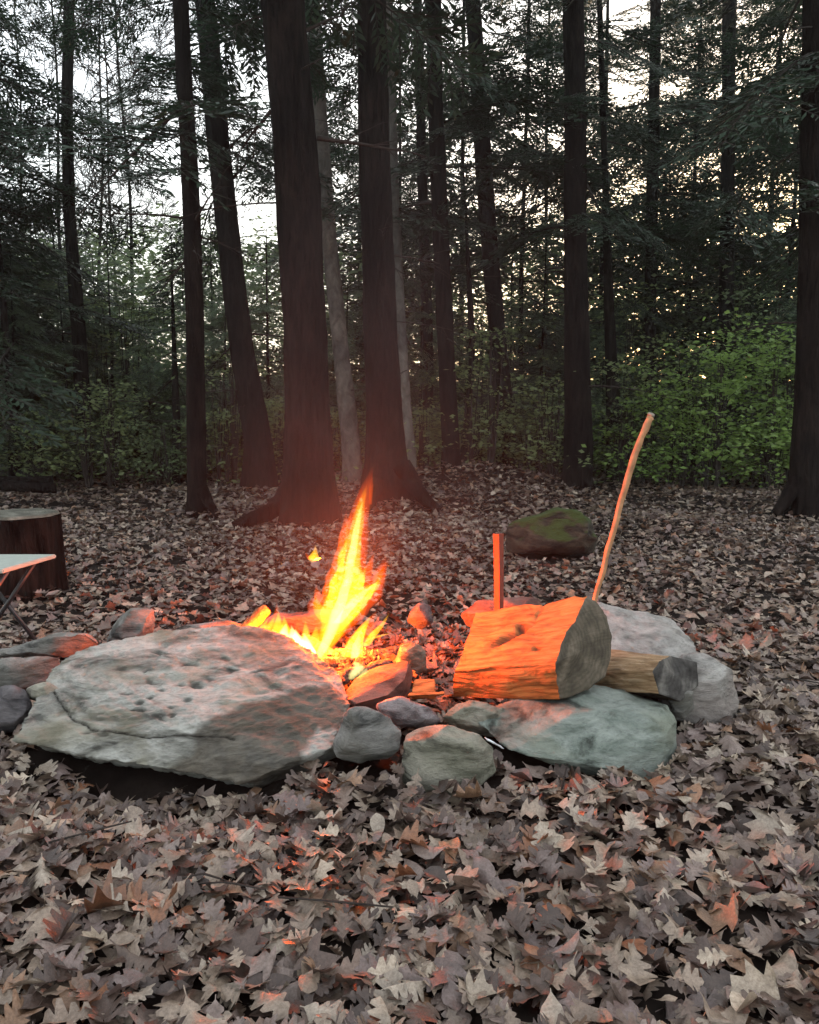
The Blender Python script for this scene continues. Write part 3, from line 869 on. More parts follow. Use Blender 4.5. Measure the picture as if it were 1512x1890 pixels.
def tongue(pts, mat, Y0, seed, depth=0.6, wob=0.14, n=44, seg=20, name='flame', dY=0.0):
    P = np.array([at(x, y, Y0 + dY * k / max(1, len(pts) - 1)) for k, (x, y, w) in enumerate(pts)]); W = np.array([w / FPX * Y0 / 2 for x, y, w in pts])
    t0 = np.concatenate([[0], np.cumsum(np.linalg.norm(np.diff(P, axis=0), axis=1))]); ln = t0[-1]
    t = np.linspace(0, ln, n)
    C = np.stack([np.interp(t, t0, P[:, k]) for k in range(3)], 1); rr = np.interp(t, t0, W)
    for _ in range(3):                                  # soften the kinks of the polyline
        C[1:-1] = (C[:-2] + 2 * C[1:-1] + C[2:]) / 4; rr[1:-1] = (rr[:-2] + 2 * rr[1:-1] + rr[2:]) / 4
    C[:, 0] += 0.006 * np.array([noise.noise(Vector((x * 14, seed, 0))) for x in t]) * np.linspace(0.2, 1, n)
    a = np.linspace(0, 2 * np.pi, seg, endpoint=False)
    V = np.zeros((n, seg, 3))
    for i in range(n):
        for j in range(seg):
            q = Vector((math.cos(a[j]) * 1.3 + seed, math.sin(a[j]) * 1.3, t[i] * 13))
            q2 = Vector((math.cos(a[j]) * 3 + seed * 2, math.sin(a[j]) * 3, t[i] * 40))
            k = rr[i] * (1 + wob * 2.0 * noise.noise(q) + wob * 0.8 * noise.noise(q2))
            V[i, j] = C[i] + np.array([math.cos(a[j]) * k, math.sin(a[j]) * k * depth, 0])
    Vf = V.reshape(-1, 3)
    i = np.arange(n - 1)[:, None] * seg; j = np.arange(seg)[None, :]; j2 = (j + 1) % seg
    Q = np.stack([i + j, i + j2, i + seg + j2, i + seg + j], -1).reshape(-1, 4)
    Vf = np.vstack([Vf, C[0], C[-1]]); c0 = n * seg
    jj = np.arange(seg); jk = (jj + 1) % seg
    T = np.vstack([np.stack([jk, jj, np.full(seg, c0)], 1), np.stack([(n - 1) * seg + jj, (n - 1) * seg + jk, np.full(seg, c0 + 1)], 1)])
    return mesh_obj(name, Vf - np.array(fire.location), Q, T, parent=fire, mat=mat)


FY = 2.84
# main body
tongue([(578, 1230, 22), (590, 1208, 38), (606, 1182, 52), (620, 1150, 72), (634, 1116, 104), (642, 1082, 88), (649, 1045, 56), (654, 1010, 46), (660, 970, 40), (668, 930, 32), (679, 893, 16), (687, 862, 2)], fl_out, FY, 1.0, 0.55, 0.13)
tongue([(580, 1228, 20), (592, 1204, 32), (608, 1178, 40), (622, 1145, 56), (634, 1112, 80), (641, 1080, 62), (648, 1042, 38), (653, 1008, 32), (659, 968, 26), (666, 935, 17), (673, 908, 7), (677, 894, 1)], fl_mid, FY, 2.0, 0.6, 0.16)
tongue([(584, 1222, 12), (596, 1198, 20), (614, 1158, 24), (630, 1112, 22), (643, 1066, 16), (651, 1018, 15), (658, 975, 12), (666, 940, 7), (670, 922, 1)], fl_core, FY, 3.0, 0.6, 0.14)
# side lobes
tongue([(610, 1175, 50), (645, 1135, 66), (672, 1100, 62), (692, 1070, 44), (706, 1048, 24), (717, 1034, 2)], fl_out, FY + 0.03, 4.0, 0.5, 0.12)
tongue([(612, 1165, 40), (645, 1128, 50), (670, 1098, 44), (690, 1080, 26), (705, 1074, 2)], fl_mid, FY + 0.02, 5.0, 0.5, 0.16)
tongue([(622, 1150, 20), (650, 1115, 22), (672, 1092, 14), (690, 1078, 2)], fl_core, FY + 0.02, 5.5, 0.5, 0.16)
tongue([(640, 1110, 22), (655, 1080, 22), (664, 1062, 10), (669, 1050, 1)], fl_mid, FY - 0.02, 6.0, 0.6, 0.14)
tongue([(606, 1150, 40), (590, 1130, 44), (583, 1112, 30), (590, 1095, 16), (604, 1080, 2)], fl_out, FY - 0.01, 7.0, 0.55, 0.12)
tongue([(606, 1148, 30), (592, 1130, 30), (584, 1115, 18), (583, 1100, 2)], fl_mid, FY - 0.015, 8.0, 0.55, 0.14)
tongue([(612, 1110, 26), (610, 1080, 20), (622, 1045, 12), (630, 1010, 2)], fl_out, FY - 0.02, 8.5, 0.5, 0.14)
tongue([(652, 1010, 22), (648, 975, 18), (650, 945, 10), (656, 920, 2)], fl_out, FY - 0.02, 8.7, 0.5, 0.14)
tongue([(690, 1100, 24), (703, 1060, 22), (708, 1040, 12), (712, 1022, 1)], fl_out, FY + 0.06, 8.9, 0.5, 0.14)
rs = random.Random(4)
for k, (x0, y0, x1, y1, w, cm) in enumerate([(606, 1080, 618, 1030, 22, 0), (620, 1050, 633, 985, 20, 0), (632, 1010, 640, 940, 20, 0), (628, 1040, 640, 990, 16, 1), (640, 990, 648, 940, 14, 0), (612, 1085, 622, 1050, 16, 1), (676, 1060, 690, 1020, 18, 0), (690, 1075, 712, 1040, 18, 0), (664, 1085, 676, 1042, 14, 1), (680, 1090, 702, 1068, 14, 1), (588, 1110, 583, 1078, 16, 0), (600, 1095, 604, 1068, 14, 0), (650, 1120, 660, 1085, 16, 1), (660, 960, 668, 905, 14, 0), (684, 915, 688, 868, 8, 0), (694, 1068, 722, 1058, 12, 0)]):
    tongue([(x0, y0 + 16, w * 0.8), (x0 * .7 + x1 * .3, y0 * .7 + y1 * .3, w), (x0 * .3 + x1 * .7, y0 * .35 + y1 * .65, w * 0.5), (x1, y1, 0.6)], (fl_out_s, fl_mid_s)[cm], FY + rs.uniform(-0.03, 0.03), 50.0 + k, 0.6, 0.16, n=24, seg=14)
# low flames along the edge of the slab
for k, (x0, y0, x1, y1, w, cm) in enumerate([(436, 1180, 474, 1134, 24, 0), (452, 1176, 486, 1122, 28, 0), (470, 1176, 496, 1140, 22, 1), (486, 1172, 508, 1138, 22, 1), (500, 1176, 512, 1112, 20, 0), (512, 1182, 514, 1128, 26, 1),
                                             (536, 1200, 524, 1136, 34, 1), (548, 1204, 536, 1154, 32, 2), (560, 1212, 546, 1160, 36, 2), (566, 1206, 564, 1144, 24, 1), (574, 1216, 560, 1168, 34, 2), (572, 1208, 584, 1154, 28, 1), (592, 1206, 590, 1146, 28, 0),
                                             (528, 1188, 540, 1150, 24, 0), (518, 1186, 528, 1150, 24, 2), (462, 1180, 470, 1152, 20, 1), (540, 1198, 552, 1138, 18, 0)]):
    m_ = (fl_out_s, fl_mid_s, fl_core_s)[cm]
    tongue([(x0, y0 + 14, w * 0.8), (x0 * .7 + x1 * .3, y0 * .7 + y1 * .3, w), (x0 * .3 + x1 * .7, y0 * .35 + y1 * .65, w * 0.55), (x1, y1, 1)], m_, FY - 0.02 + 0.012 * (k % 3), 10.0 + k, 0.6, 0.16, n=22, seg=14)
tongue([(432, 1186, 14), (470, 1170, 30), (520, 1180, 40), (565, 1205, 44), (600, 1215, 30), (630, 1220, 4)], fl_out, FY + 0.01, 30.0, 0.5, 0.14)
# small flames to the right and the loose lick in the air
tongue([(652, 1212, 30), (656, 1185, 30), (668, 1160, 18), (684, 1138, 2)], fl_mid_s, FY - 0.06, 31.0, 0.6, 0.14, n=26)
tongue([(655, 1214, 18), (657, 1192, 18), (664, 1170, 2)], fl_core, FY - 0.06, 32.0, 0.6, 0.1, n=20)
tongue([(648, 1218, 34), (660, 1185, 42), (676, 1155, 26), (696, 1128, 2)], fl_out_s, FY - 0.05, 33.0, 0.5, 0.14, n=26)
tongue([(676, 1192, 14), (690, 1170, 20), (706, 1152, 10), (719, 1132, 1)], fl_mid_s, FY - 0.04, 34.0, 0.6, 0.14, n=24)
tongue([(690, 1178, 10), (706, 1172, 12), (722, 1168, 1)], fl_mid_s, FY - 0.04, 35.0, 0.6, 0.14, n=18)
tongue([(648, 1254, 10), (654, 1243, 22), (664, 1232, 24), (656, 1222, 8), (653, 1218, 1)], fl_core, 2.62, 36.0, 0.6, 0.14, n=20)
tongue([(660, 1252, 6), (672, 1240, 14), (676, 1232, 2)], fl_core, 2.62, 36.5, 0.6, 0.14, n=16)
tongue([(577, 1038, 4), (578, 1030, 22), (581, 1018, 10), (582, 1006, 1)], fl_mid_s, FY, 37.0, 0.6, 0.14, n=22)
tongue([(590, 1030, 4), (578, 1034, 20), (568, 1026, 8), (563, 1018, 1)], fl_out_s, FY, 38.0, 0.6, 0.14, n=22)

# the wood and coals that burn
def burnt_stick(a, b, r0, r1, mat, seed, label):
    A, B = at(*a), at(*b)
    t = np.linspace(0, 1, 26)
    C = A[None] * (1 - t)[:, None] + B[None] * t[:, None]
    C[:, 2] += 0.008 * np.array([noise.noise(Vector((x * 4, seed, 0))) for x in t])
    jit = lambda P, ang: 1 + 0.22 * np.array([[noise.noise(Vector((math.cos(q) * 1.6 + seed, math.sin(q) * 1.6, i * 0.22))) for q in ang] for i in range(len(P))])
    V, Q, T = tube(C, np.linspace(r0, r1, 26), 14, jitter=jit)
    base = C.mean(0)
    gr = np.stack([V @ ((B - A) / np.linalg.norm(B - A)), V[:, 0], V[:, 2]], -1)
    o = mesh_obj('firewood', V, Q, T, origin=base, mat=mat, attrs={'grain': ('FLOAT_VECTOR', gr), 'dirt': ('FLOAT', np.zeros(len(V)))})
    return tag(o, label, 'firewood')


burnt_stick((585, 1235, 2.75), (735, 1205, 2.95), 0.032, 0.026, M['char'], 1.0, 'charred stick burning under the right side of the flames')
burnt_stick((600, 1262, 2.62), (720, 1225, 2.78), 0.026, 0.022, M['char'], 2.0, 'charred glowing stick behind the firelight-red wedge stone')
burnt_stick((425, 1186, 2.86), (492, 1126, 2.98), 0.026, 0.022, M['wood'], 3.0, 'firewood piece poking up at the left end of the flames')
burnt_stick((620, 1218, 2.9), (560, 1180, 3.02), 0.03, 0.026, M['char'], 4.0, 'blackened stick in the heart of the flames')
A = Acc()
for k in range(260):
    th = random.random() * 6.283; r = math.sqrt(random.random())
    cx = FIRE_C[0] + 0.25 * r * math.cos(th) + 0.0; cyy = FIRE_C[1] - 0.02 + 0.19 * r * math.sin(th)
    s = random.uniform(0.008, 0.024)
    bm = bmesh.new(); bmesh.ops.create_icosphere(bm, subdivisions=1, radius=s)
    V = np.array([v.co[:] for v in bm.verts]); T = np.array([[v.index for v in f.verts] for f in bm.faces]); bm.free()
    V = V * (1 + 0.35 * rng.standard_normal((len(V), 1)) * 0.6) + np.array([cx, cyy, 0.02 + 0.07 * (1 - r) + random.random() * 0.02])
    A.add(V, None, T)
V, Q, T = A.get()
o = mesh_obj('coals', V, None, T, mat=M['coal'], smooth=False)
tag(o, 'bed of glowing coals at the bottom of the fire', 'coals', kind='stuff')

for nm, p, e, rad in (('fire_light', at(618, 1175, FY), 38, 0.06), ('fire_light', at(655, 1000, FY), 4, 0.05), ('fire_light', at(650, 1058, FY), 4.5, 0.05), ('fire_light', at(520, 1172, FY + 0.04), 9, 0.04), ('fire_light', at(668, 1185, FY - 0.02), 6, 0.04)):
    ld = bpy.data.lights.new(nm, 'POINT'); ld.energy = e; ld.color = (1.0, 0.10, 0.006); ld.shadow_soft_size = rad
    lo_ = bpy.data.objects.new(nm, ld); lo_.location = tuple(p); COL.objects.link(lo_)

# ------------------------------------------------------------------ fallen leaves
def leaf_template(widths, ys, mid_curve=0.0, tipshift=0.0):
    ys = np.array(ys, float); w = np.array(widths, float)
    n = len(ys)
    mid = np.stack([np.zeros(n), ys, np.zeros(n)], 1)
    sh = tipshift * w
    rt = np.stack([w, ys + sh, np.zeros(n)], 1); lf = np.stack([-w, ys + sh, np.zeros(n)], 1)
    V = np.concatenate([mid, rt, lf])
    i = np.arange(n - 1)
    Q = np.concatenate([np.stack([i, n + i, n + i + 1, i + 1], 1), np.stack([2 * n + i, i, i + 1, 2 * n + i + 1], 1)])
    V[:, 1] -= 0.5
    return V, Q


OAK = leaf_template([.012, .012, .05, .17, .20, .075, .28, .31, .095, .38, .37, .12, .27, .25, .09, .07, .0], [-.14, 0, .05, .11, .18, .25, .32, .40, .46, .55, .64, .69, .77, .85, .89, .96, 1.02], 0, .2)
OAK2 = leaf_template([.012, .012, .09, .19, .20, .12, .29, .30, .15, .37, .36, .17, .25, .2, .0], [-.1, 0, .08, .14, .21, .28, .36, .44, .5, .60, .68, .75, .84, .92, 1.0], 0, .12)
MAPLE = leaf_template([.01, .012, .20, .42, .20, .52, .26, .22, .30, .08, .0], [-.25, 0, -.02, .06, .18, .42, .5, .56, .78, .84, 1.0], 0, .10)
BEECH = leaf_template([.01, .012, .12, .22, .27, .25, .16, .0], [-.08, 0, .15, .32, .5, .68, .85, 1.0])
SIMPLE = leaf_template([.02, .26, .16, .34, .12, .0], [-.05, .2, .42, .6, .8, 1.0])
FAR = leaf_template([.03, .32, .26, .0], [0, .3, .7, 1.0])

TINTS = np.array([(.32, .27, .225), (.25, .205, .17), (.20, .155, .13), (.145, .108, .092), (.36, .32, .275), (.27, .225, .205), (.215, .175, .165), (.30, .21, .15), (.11, .082, .07), (.42, .37, .31), (.26, .15, .095)])
TINTS = (TINTS / 0.25) ** 1.4 * 0.25 * np.array([1.02, 1.0, 0.98]) * 0.68
TW = np.array([.16, .16, .14, .12, .09, .12, .10, .04, .10, .03, .02]); TW = TW / TW.sum()


def leaf_batch(tpl, pos, scale, yaw, tilt, tdir, curl, fold, twist, tint):
    V0, Q0 = tpl
    n, k = len(pos), len(V0)
    X = V0[None, :, 0] * np.ones((n, 1)); Y = V0[None, :, 1] * np.ones((n, 1))
    Z = curl[:, None] * (Y ** 2) * 1.2 + fold[:, None] * np.abs(X) + twist[:, None] * X * Y * 2.0
    Z = Z + 0.10 * np.sin(Y * 9 + yaw[:, None] * 3) * np.abs(X) * 2
    P = np.stack([X, Y, Z], -1) * scale[:, None, None]
    cyw, syw = np.cos(yaw), np.sin(yaw)
    Rz = np.zeros((n, 3, 3)); Rz[:, 0, 0] = cyw; Rz[:, 0, 1] = -syw; Rz[:, 1, 0] = syw; Rz[:, 1, 1] = cyw; Rz[:, 2, 2] = 1
    ax = np.stack([np.cos(tdir), np.sin(tdir), np.zeros(n)], 1)
    c, s = np.cos(tilt), np.sin(tilt)
    K = np.zeros((n, 3, 3)); K[:, 0, 1] = -ax[:, 2]; K[:, 0, 2] = ax[:, 1]; K[:, 1, 0] = ax[:, 2]; K[:, 1, 2] = -ax[:, 0]; K[:, 2, 0] = -ax[:, 1]; K[:, 2, 1] = ax[:, 0]
    Rt = np.eye(3)[None] + s[:, None, None] * K + (1 - c)[:, None, None] * (K @ K)
    P = np.einsum('nij,nkj->nki', Rt @ Rz, P) + pos[:, None, :]
    Q = (Q0[None] + (np.arange(n) * k)[:, None, None]).reshape(-1, 4)
    C = np.ones((n, k, 4)); C[..., :3] = tint[:, None, :]
    mid = np.zeros(k); mid[:k // 3] = 1
    C[..., :3] *= (1 + 0.12 * mid)[None, :, None]
    return P.reshape(-1, 3), Q, C.reshape(-1, 4)


def leaf_params(n, near=True):
    scale = rng.uniform(0.036, 0.09, n)
    yaw = rng.uniform(0, 6.283, n)
    tilt = np.abs(rng.normal(0.0, 0.36, n)); tdir = rng.uniform(0, 6.283, n)
    curl = rng.normal(-0.05, 0.42, n); fold = rng.normal(0.1, 0.42, n); twist = rng.normal(0, 0.45, n)
    tint = TINTS[rng.choice(len(TINTS), n, p=TW)] * rng.uniform(0.8, 1.2, (n, 1))
    return scale, yaw, tilt, tdir, curl, fold, twist, tint


def strew(n, y0, y1, spread, power=1.0):
    """Random spots on the floor between two distances, in and a little beyond the field of view."""
    y = (rng.uniform(y0 ** power, y1 ** power, n)) ** (1 / power)
    x = rng.uniform(-1, 1, n) * (spread[0] + spread[1] * y)
    return x, y


def settle(x, y, layer):
    z = gh(x, y) + rng.uniform(0.0, layer, len(x)) ** 1.0
    keep = np.ones(len(x), bool); boost = np.zeros(len(x))
    for i in np.nonzero((y > 1.4) & (y < 6.2))[0]:
        h = BVH.ray_cast(Vector((x[i], y[i], 2.0)), Vector((0, 0, -1)))
        if h[0] is not None and h[0].z > -0.01:
            keep[i] = False
        rf = math.hypot((x[i] - FIRE_C[0]) / 0.30, (y[i] - FIRE_C[1]) / 0.24)
        if rf < 1.0: keep[i] = False
        if keep[i]:
            near = BVH.find_nearest(Vector((x[i], y[i], z[i])), 0.09)
            if near[0] is not None: boost[i] = 1 - near[3] / 0.09
    return z, keep, boost


A = Acc()
cand = []
for n, y0, y1, spr, tpls, layer in ((10500, 1.05, 3.6, (0.25, 0.56), (OAK, OAK2, OAK2, MAPLE, BEECH, OAK), 0.045), (12500, 3.4, 7.5, (0.3, 0.56), (OAK2, OAK2, SIMPLE, BEECH), 0.045), (19000, 7.3, 15.0, (0.5, 0.56), (FAR, SIMPLE), 0.06), (2500, -1.5, 1.1, (1.6, 0.2), (SIMPLE,), 0.04)):
    if y0 < 0:
        y = rng.uniform(y0, y1, n); x = rng.uniform(-2, 2, n)
    else:
        x, y = strew(n, y0, y1, spr, 1.7)
    z, keep, boost = settle(x, y, layer)
    x, y, z, boost = x[keep], y[keep], z[keep], boost[keep]
    n = len(x)
    sc, yaw, tilt, tdir, curl, fold, twist, tint = leaf_params(n)
    tilt = tilt + boost * rng.uniform(0, 0.35, n)
    z = z + np.abs(np.sin(tilt)) * sc * 0.15
    if y0 > 7: sc = sc * 1.25
    pos = np.stack([x, y, z], 1)
    which = rng.integers(0, len(tpls), n)
    # the leaves that show largest become single leaves, children of the ground
    single = np.zeros(n, bool)
    if 1.0 < y0 < 1.2:
        pp = project(pos)
        vis = (pp[:, 0] > -10) & (pp[:, 0] < 1522) & (pp[:, 1] > 1300) & (pp[:, 1] < 1900)
        score = np.where(vis, z * 6 - np.abs(y - 1.6) + sc * 6 + rng.uniform(0, 0.7, n), -99)
        single[np.argsort(-score)[:300]] = True
        pos[single, 2] += 0.006
    for w, tp in enumerate(tpls):
        m = (which == w) & ~single
        V, Q, C = leaf_batch(tp, pos[m], sc[m], yaw[m], tilt[m], tdir[m], curl[m], fold[m], twist[m], tint[m])
        A.add(V, Q, None, C)
    if single.any():
        idx = np.nonzero(single)[0]
        protos = []
        for k in range(36):
            tp = (OAK, OAK, OAK2, MAPLE, OAK, BEECH)[k % 6]
            one = np.zeros(1)
            V, Q, C = leaf_batch(tp, np.zeros((1, 3)), one + 1.0, one, one, one, curl[idx[k]:idx[k] + 1], fold[idx[k]:idx[k] + 1], twist[idx[k]:idx[k] + 1], TINTS[[k % len(TINTS)]] * rng.uniform(0.9, 1.25))
            protos.append(raw_mesh('leaf', V, Q, attrs={'tint': ('FLOAT_COLOR', C)}, mat=M['litter']))
        pick = rng.choice(36, len(idx))
        for i, k in zip(idx, pick):
            o = bpy.data.objects.new('leaf', protos[k])
            link(o, ground)
            q = Matrix.Rotation(float(tilt[i]), 4, Vector((math.cos(tdir[i]), math.sin(tdir[i]), 0))) @ Matrix.Rotation(float(yaw[i]), 4, 'Z')
            o.matrix_local = Matrix.Translation(Vector(pos[i])) @ q @ Matrix.Scale(float(sc[i]), 4)
V, Q, T = A.get()
o = mesh_obj('leaf_litter', V, Q, parent=ground, mat=M['litter'], attrs={'tint': ('FLOAT_COLOR', np.concatenate(A.A))})
o['kind'] = 'stuff'
print('litter polys', len(Q))

# ------------------------------------------------------------------ trees
def bough_geo(Lb, seed, leaf=0.10, lw=0.026, step=0.05, branch_step=0.065, droop=0.25, flat=0.8):
    """A flat hemlock bough along +x: axis, side twigs and slender needle sprays. Returns leaf quads and twig sticks."""
    rg = np.random.default_rng(seed)
    xs = np.arange(0.12 * Lb, Lb, branch_step)
    SA, SB, SR = [], [], []
    LP, LD = [], []
    ax = lambda s: np.array([s, 0.05 * math.sin(3 * s + seed), -droop * (s / Lb) ** 2 * Lb])
    pr = ax(0)
    for s in np.linspace(0, Lb, 8)[1:]:
        c = ax(s); SA.append(pr); SB.append(c); SR.append(0.012 * (1 - s / Lb) * Lb / 1.5 + 0.003); pr = c
    for s in xs:
        f = s / Lb
        ll = Lb * 0.42 * (math.sin(math.pi * min(1, f * 0.85 + 0.12)) ** 0.8) * rg.uniform(0.45, 1.1)
        for sgn in (-1, 1):
            if rg.random() < 0.12: continue
            an = sgn * rg.uniform(0.6, 1.05)
            d = np.array([math.cos(an), math.sin(an), rg.uniform(-0.35, 0.05)])
            p0 = ax(s); p1 = p0 + d * ll + np.array([0, 0, -0.12 * ll])
            SA.append(p0); SB.append(p1); SR.append(0.0035)
            for q in np.arange(0.03, ll, step):
                pc = p0 + (p1 - p0) * (q / ll)
                for s2 in (-1, 1):
                    a2 = an + s2 * rg.uniform(0.45, 0.95)
                    LP.append(pc); LD.append([math.cos(a2), math.sin(a2), rg.uniform(-0.45, 0.1)])
            LP.append(p1); LD.append(d)
    LP, LD = np.array(LP), np.array(LD); n = len(LP)
    LD = LD / np.linalg.norm(LD, axis=1)[:, None]
    ln = leaf * rg.uniform(0.6, 1.25, n)[:, None]
    up = np.array([0, 0, 1.0]) + rg.normal(0, 0.35, (n, 3))
    S = np.cross(LD, up); S /= np.linalg.norm(S, axis=1)[:, None]
    w = lw * rg.uniform(0.7, 1.2, n)[:, None] * 0.5
    Vl = np.stack([LP, LP + LD * ln * 0.55 + S * w, LP + LD * ln, LP + LD * ln * 0.45 - S * w], 1).reshape(-1, 3)
    Ql = np.arange(n * 4).reshape(-1, 4)
    SR = np.array(SR)
    Vs, Qs = prisms(np.array(SA), np.array(SB), SR, SR * 0.6)
    return Vl, Ql, Vs, Qs


def place(V, p, az, el, sc=1.0, roll=0.0):
    cr, sr = math.cos(roll), math.sin(roll)
    V = V * sc
    V = V @ np.array([[1, 0, 0], [0, cr, -sr], [0, sr, cr]]).T
    ce, se = math.cos(el), math.sin(el)
    V = V @ np.array([[ce, 0, -se], [0, 1, 0], [se, 0, ce]]).T
    ca, sa = math.cos(az), math.sin(az)
    return V @ np.array([[ca, -sa, 0], [sa, ca, 0], [0, 0, 1]]).T + p


BOUGHS = [bough_geo(1.6, s) for s in range(4)]
BOUGHS_BIG = [bough_geo(1.6, 20 + s, 0.15, 0.042, 0.085, 0.10) for s in range(3)]


def crown_geo(z0, z1, l0, l1, per_m, seed, kit, el=(-0.35, 0.25), only=None, cx=None, clump=None):
    rg = np.random.default_rng(seed)
    A = Acc(); mi = []
    n = int((z1 - z0) * per_m)
    for k in range(n):
        f = (k + rg.random()) / n
        z = z0 + (z1 - z0) * f
        Lb = (l0 + (l1 - l0) * f) * rg.uniform(0.55, 1.15)
        az = rg.uniform(0, 6.283) if only is None else rg.uniform(*only)
        e = rg.uniform(*el)
        if clump and noise.noise(Vector((math.cos(az) * 1.3 + seed, math.sin(az) * 1.3, z * 0.75))) < clump: continue
        Vl, Ql, Vs, Qs = kit[rg.integers(len(kit))]
        p = np.array([0, 0, z]) if cx is None else np.array([*cx(z), z])
        ro = rg.normal(0, 0.3)
        A.add(place(Vl, p, az, e, Lb / 1.6, ro), Ql); mi.append(np.zeros(len(Ql), int))
        A.add(place(Vs, p, az, e, Lb / 1.6, ro), Qs); mi.append(np.ones(len(Qs), int))
    V, Q, T = A.get()
    return V, Q, np.concatenate(mi)


def trunk_geo(C, rad, seed, seg=28, flare=0.9, nroots=5, ridge=0.06, ring=0.07):
    """A trunk along a centreline, with a root flare and ridged bark."""
    C = np.asarray(C, float); rad = np.asarray(rad, float)
    t0 = np.concatenate([[0], np.cumsum(np.linalg.norm(np.diff(C, axis=0), axis=1))])
    n = max(8, int(t0[-1] / ring)); t = np.linspace(0, t0[-1], n) ** 1.0
    P = np.stack([np.interp(t, t0, C[:, k]) for k in range(3)], 1); rr = np.interp(t, t0, rad)
    for _ in range(4): P[1:-1] = (P[:-2] + 2 * P[1:-1] + P[2:]) / 4
    a = np.linspace(0, 2 * np.pi, seg, endpoint=False)
    ph = seed * 1.7
    V = np.zeros((n, seg, 3))
    for i in range(n):
        z = t[i]
        fl = flare * math.exp(-z / (rr[0] * 1.3))
        for j in range(seg):
            lob = 0.55 + 0.45 * math.cos(nroots * a[j] + ph + 0.8 * math.sin(a[j] * 2 + ph))
            k = 1 + fl * lob
            k += ridge * noise.fractal(Vector((math.cos(a[j]) * 3.2 + seed, math.sin(a[j]) * 3.2, z * 2.2)), 0.8, 2.0, 3)
            k += 0.05 * noise.noise(Vector((math.cos(a[j]) + seed * 3, math.sin(a[j]), z * 0.9)))
            V[i, j] = P[i] + np.array([math.cos(a[j]) * rr[i] * k, math.sin(a[j]) * rr[i] * k, 0])
    i = np.arange(n - 1)[:, None] * seg; j = np.arange(seg)[None, :]; j2 = (j + 1) % seg
    Q = np.stack([i + j, i + j2, i + seg + j2, i + seg + j], -1).reshape(-1, 4)
    return V.reshape(-1, 3), Q, P, rr


def branch_path(p, d, ln, seed, r0, sag=0.15):
    t = np.linspace(0, 1, 9)
    q = p[None] + d[None] * (ln * t)[:, None]
    q[:, 2] -= sag * ln * t ** 2
    q += 0.035 * ln * np.stack([np.array([noise.noise(Vector((x * 3, seed, k))) for x in t]) for k in (0, 5, 9)], 1) * t[:, None]
    return tube(q, r0 * (1 - 0.85 * t), 6), q


def big_tree(name, pts, base_py, label, seed, mat='bark', flare=0.9, crown=None, dead=(), n_dead=10, nroots=5, top=9.0, Y=None, group=None, cat='tree', seg=28):
    """pts: (px, py, width px) down the trunk; the root stands where the base pixel meets the floor."""
    g = on_ground(pts[-1][0], base_py)
    if Y is None: Y = g[1]
    g = np.array([g[0] * Y / g[1], Y, 0.0]); g[2] = float(gh(g[0], Y)) - 0.05
    C = [g]; W = [pts[-1][2] / FPX * Y / 2 * 0.9]
    for (x, y, w) in reversed(pts):
        q = at(x, y, Y)
        if q[2] > g[2] + 0.12: C.append(q); W.append(w / FPX * Y / 2 * 0.9)
    d = C[-1] - C[-2]; d = d / np.linalg.norm(d)
    while C[-1][2] < top:
        C.append(C[-1] + d * 1.2); W.append(W[-1] * (0.96 if top > 5 else 0.35))
    V, Q, P, rr = trunk_geo(C, W, seed, flare=flare, nroots=nroots, seg=seg)
    t = empty(name, g); tag(t, label, cat, group)
    mesh_obj('trunk', V - g, Q, parent=t, mat=M[mat])
    rg = np.random.default_rng(int(seed * 10))
    for (x0, y0, x1, y1, w, dy) in dead:        # dead limbs seen in the photograph
        a, b = at(x0, y0, Y), at(x1, y1, Y + dy)
        (Vb, Qb, Tb), q = branch_path(a, (b - a) / np.linalg.norm(b - a), np.linalg.norm(b - a), x0, w / FPX * Y / 2, 0.05)
        A = Acc(); A.add(Vb, Qb, Tb)
        for k in range(7):
            i = rg.integers(2, 8); dd = (b - a) / np.linalg.norm(b - a) + rg.normal(0, 0.6, 3); dd /= np.linalg.norm(dd)
            (v, qq, tt), _ = branch_path(q[i], dd, rg.uniform(0.15, 0.45), k + x0, 0.006); A.add(v, qq, tt)
        v, qq, tt = A.get(); mesh_obj('branch', v - g, qq, tt, parent=t, mat=M['twig'])
    for k in range(n_dead):
        i = rg.integers(int(len(P) * 0.12), int(len(P) * 0.75)); az = rg.uniform(0, 6.283)
        dd = np.array([math.cos(az), math.sin(az), rg.uniform(-0.35, 0.25)]); dd /= np.linalg.norm(dd)
        ln = rg.uniform(0.3, 1.2)
        (v, qq, tt), q = branch_path(P[i], dd, ln + rr[i], k + seed, rg.uniform(0.007, 0.014), 0.2)
        A = Acc(); A.add(v, qq, tt)
        for s in range(rg.integers(2, 6)):
            j = rg.integers(3, 8); d2 = dd + rg.normal(0, 0.55, 3); d2 /= np.linalg.norm(d2)
            (v, qq, tt), _ = branch_path(q[j], d2, rg.uniform(0.12, 0.4), s + k, 0.004); A.add(v, qq, tt)
        v, qq, tt = A.get(); mesh_obj('branch', v - g, qq, tt, parent=t, mat=M['twig'])
    if crown:
        z0, z1, l0, l1, pm = crown
        cxf = lambda z: (np.interp(z, P[:, 2] - g[2], P[:, 0] - g[0]), np.interp(z, P[:, 2] - g[2], P[:, 1] - g[1]))
        v, qq, mi = crown_geo(z0, z1, l0, l1, pm, int(seed * 7), BOUGHS, cx=cxf)
        mesh_obj('crown', v, qq, parent=t, mat=[M['needle'], M['twig']], mat_index=mi, smooth=False)
    return t


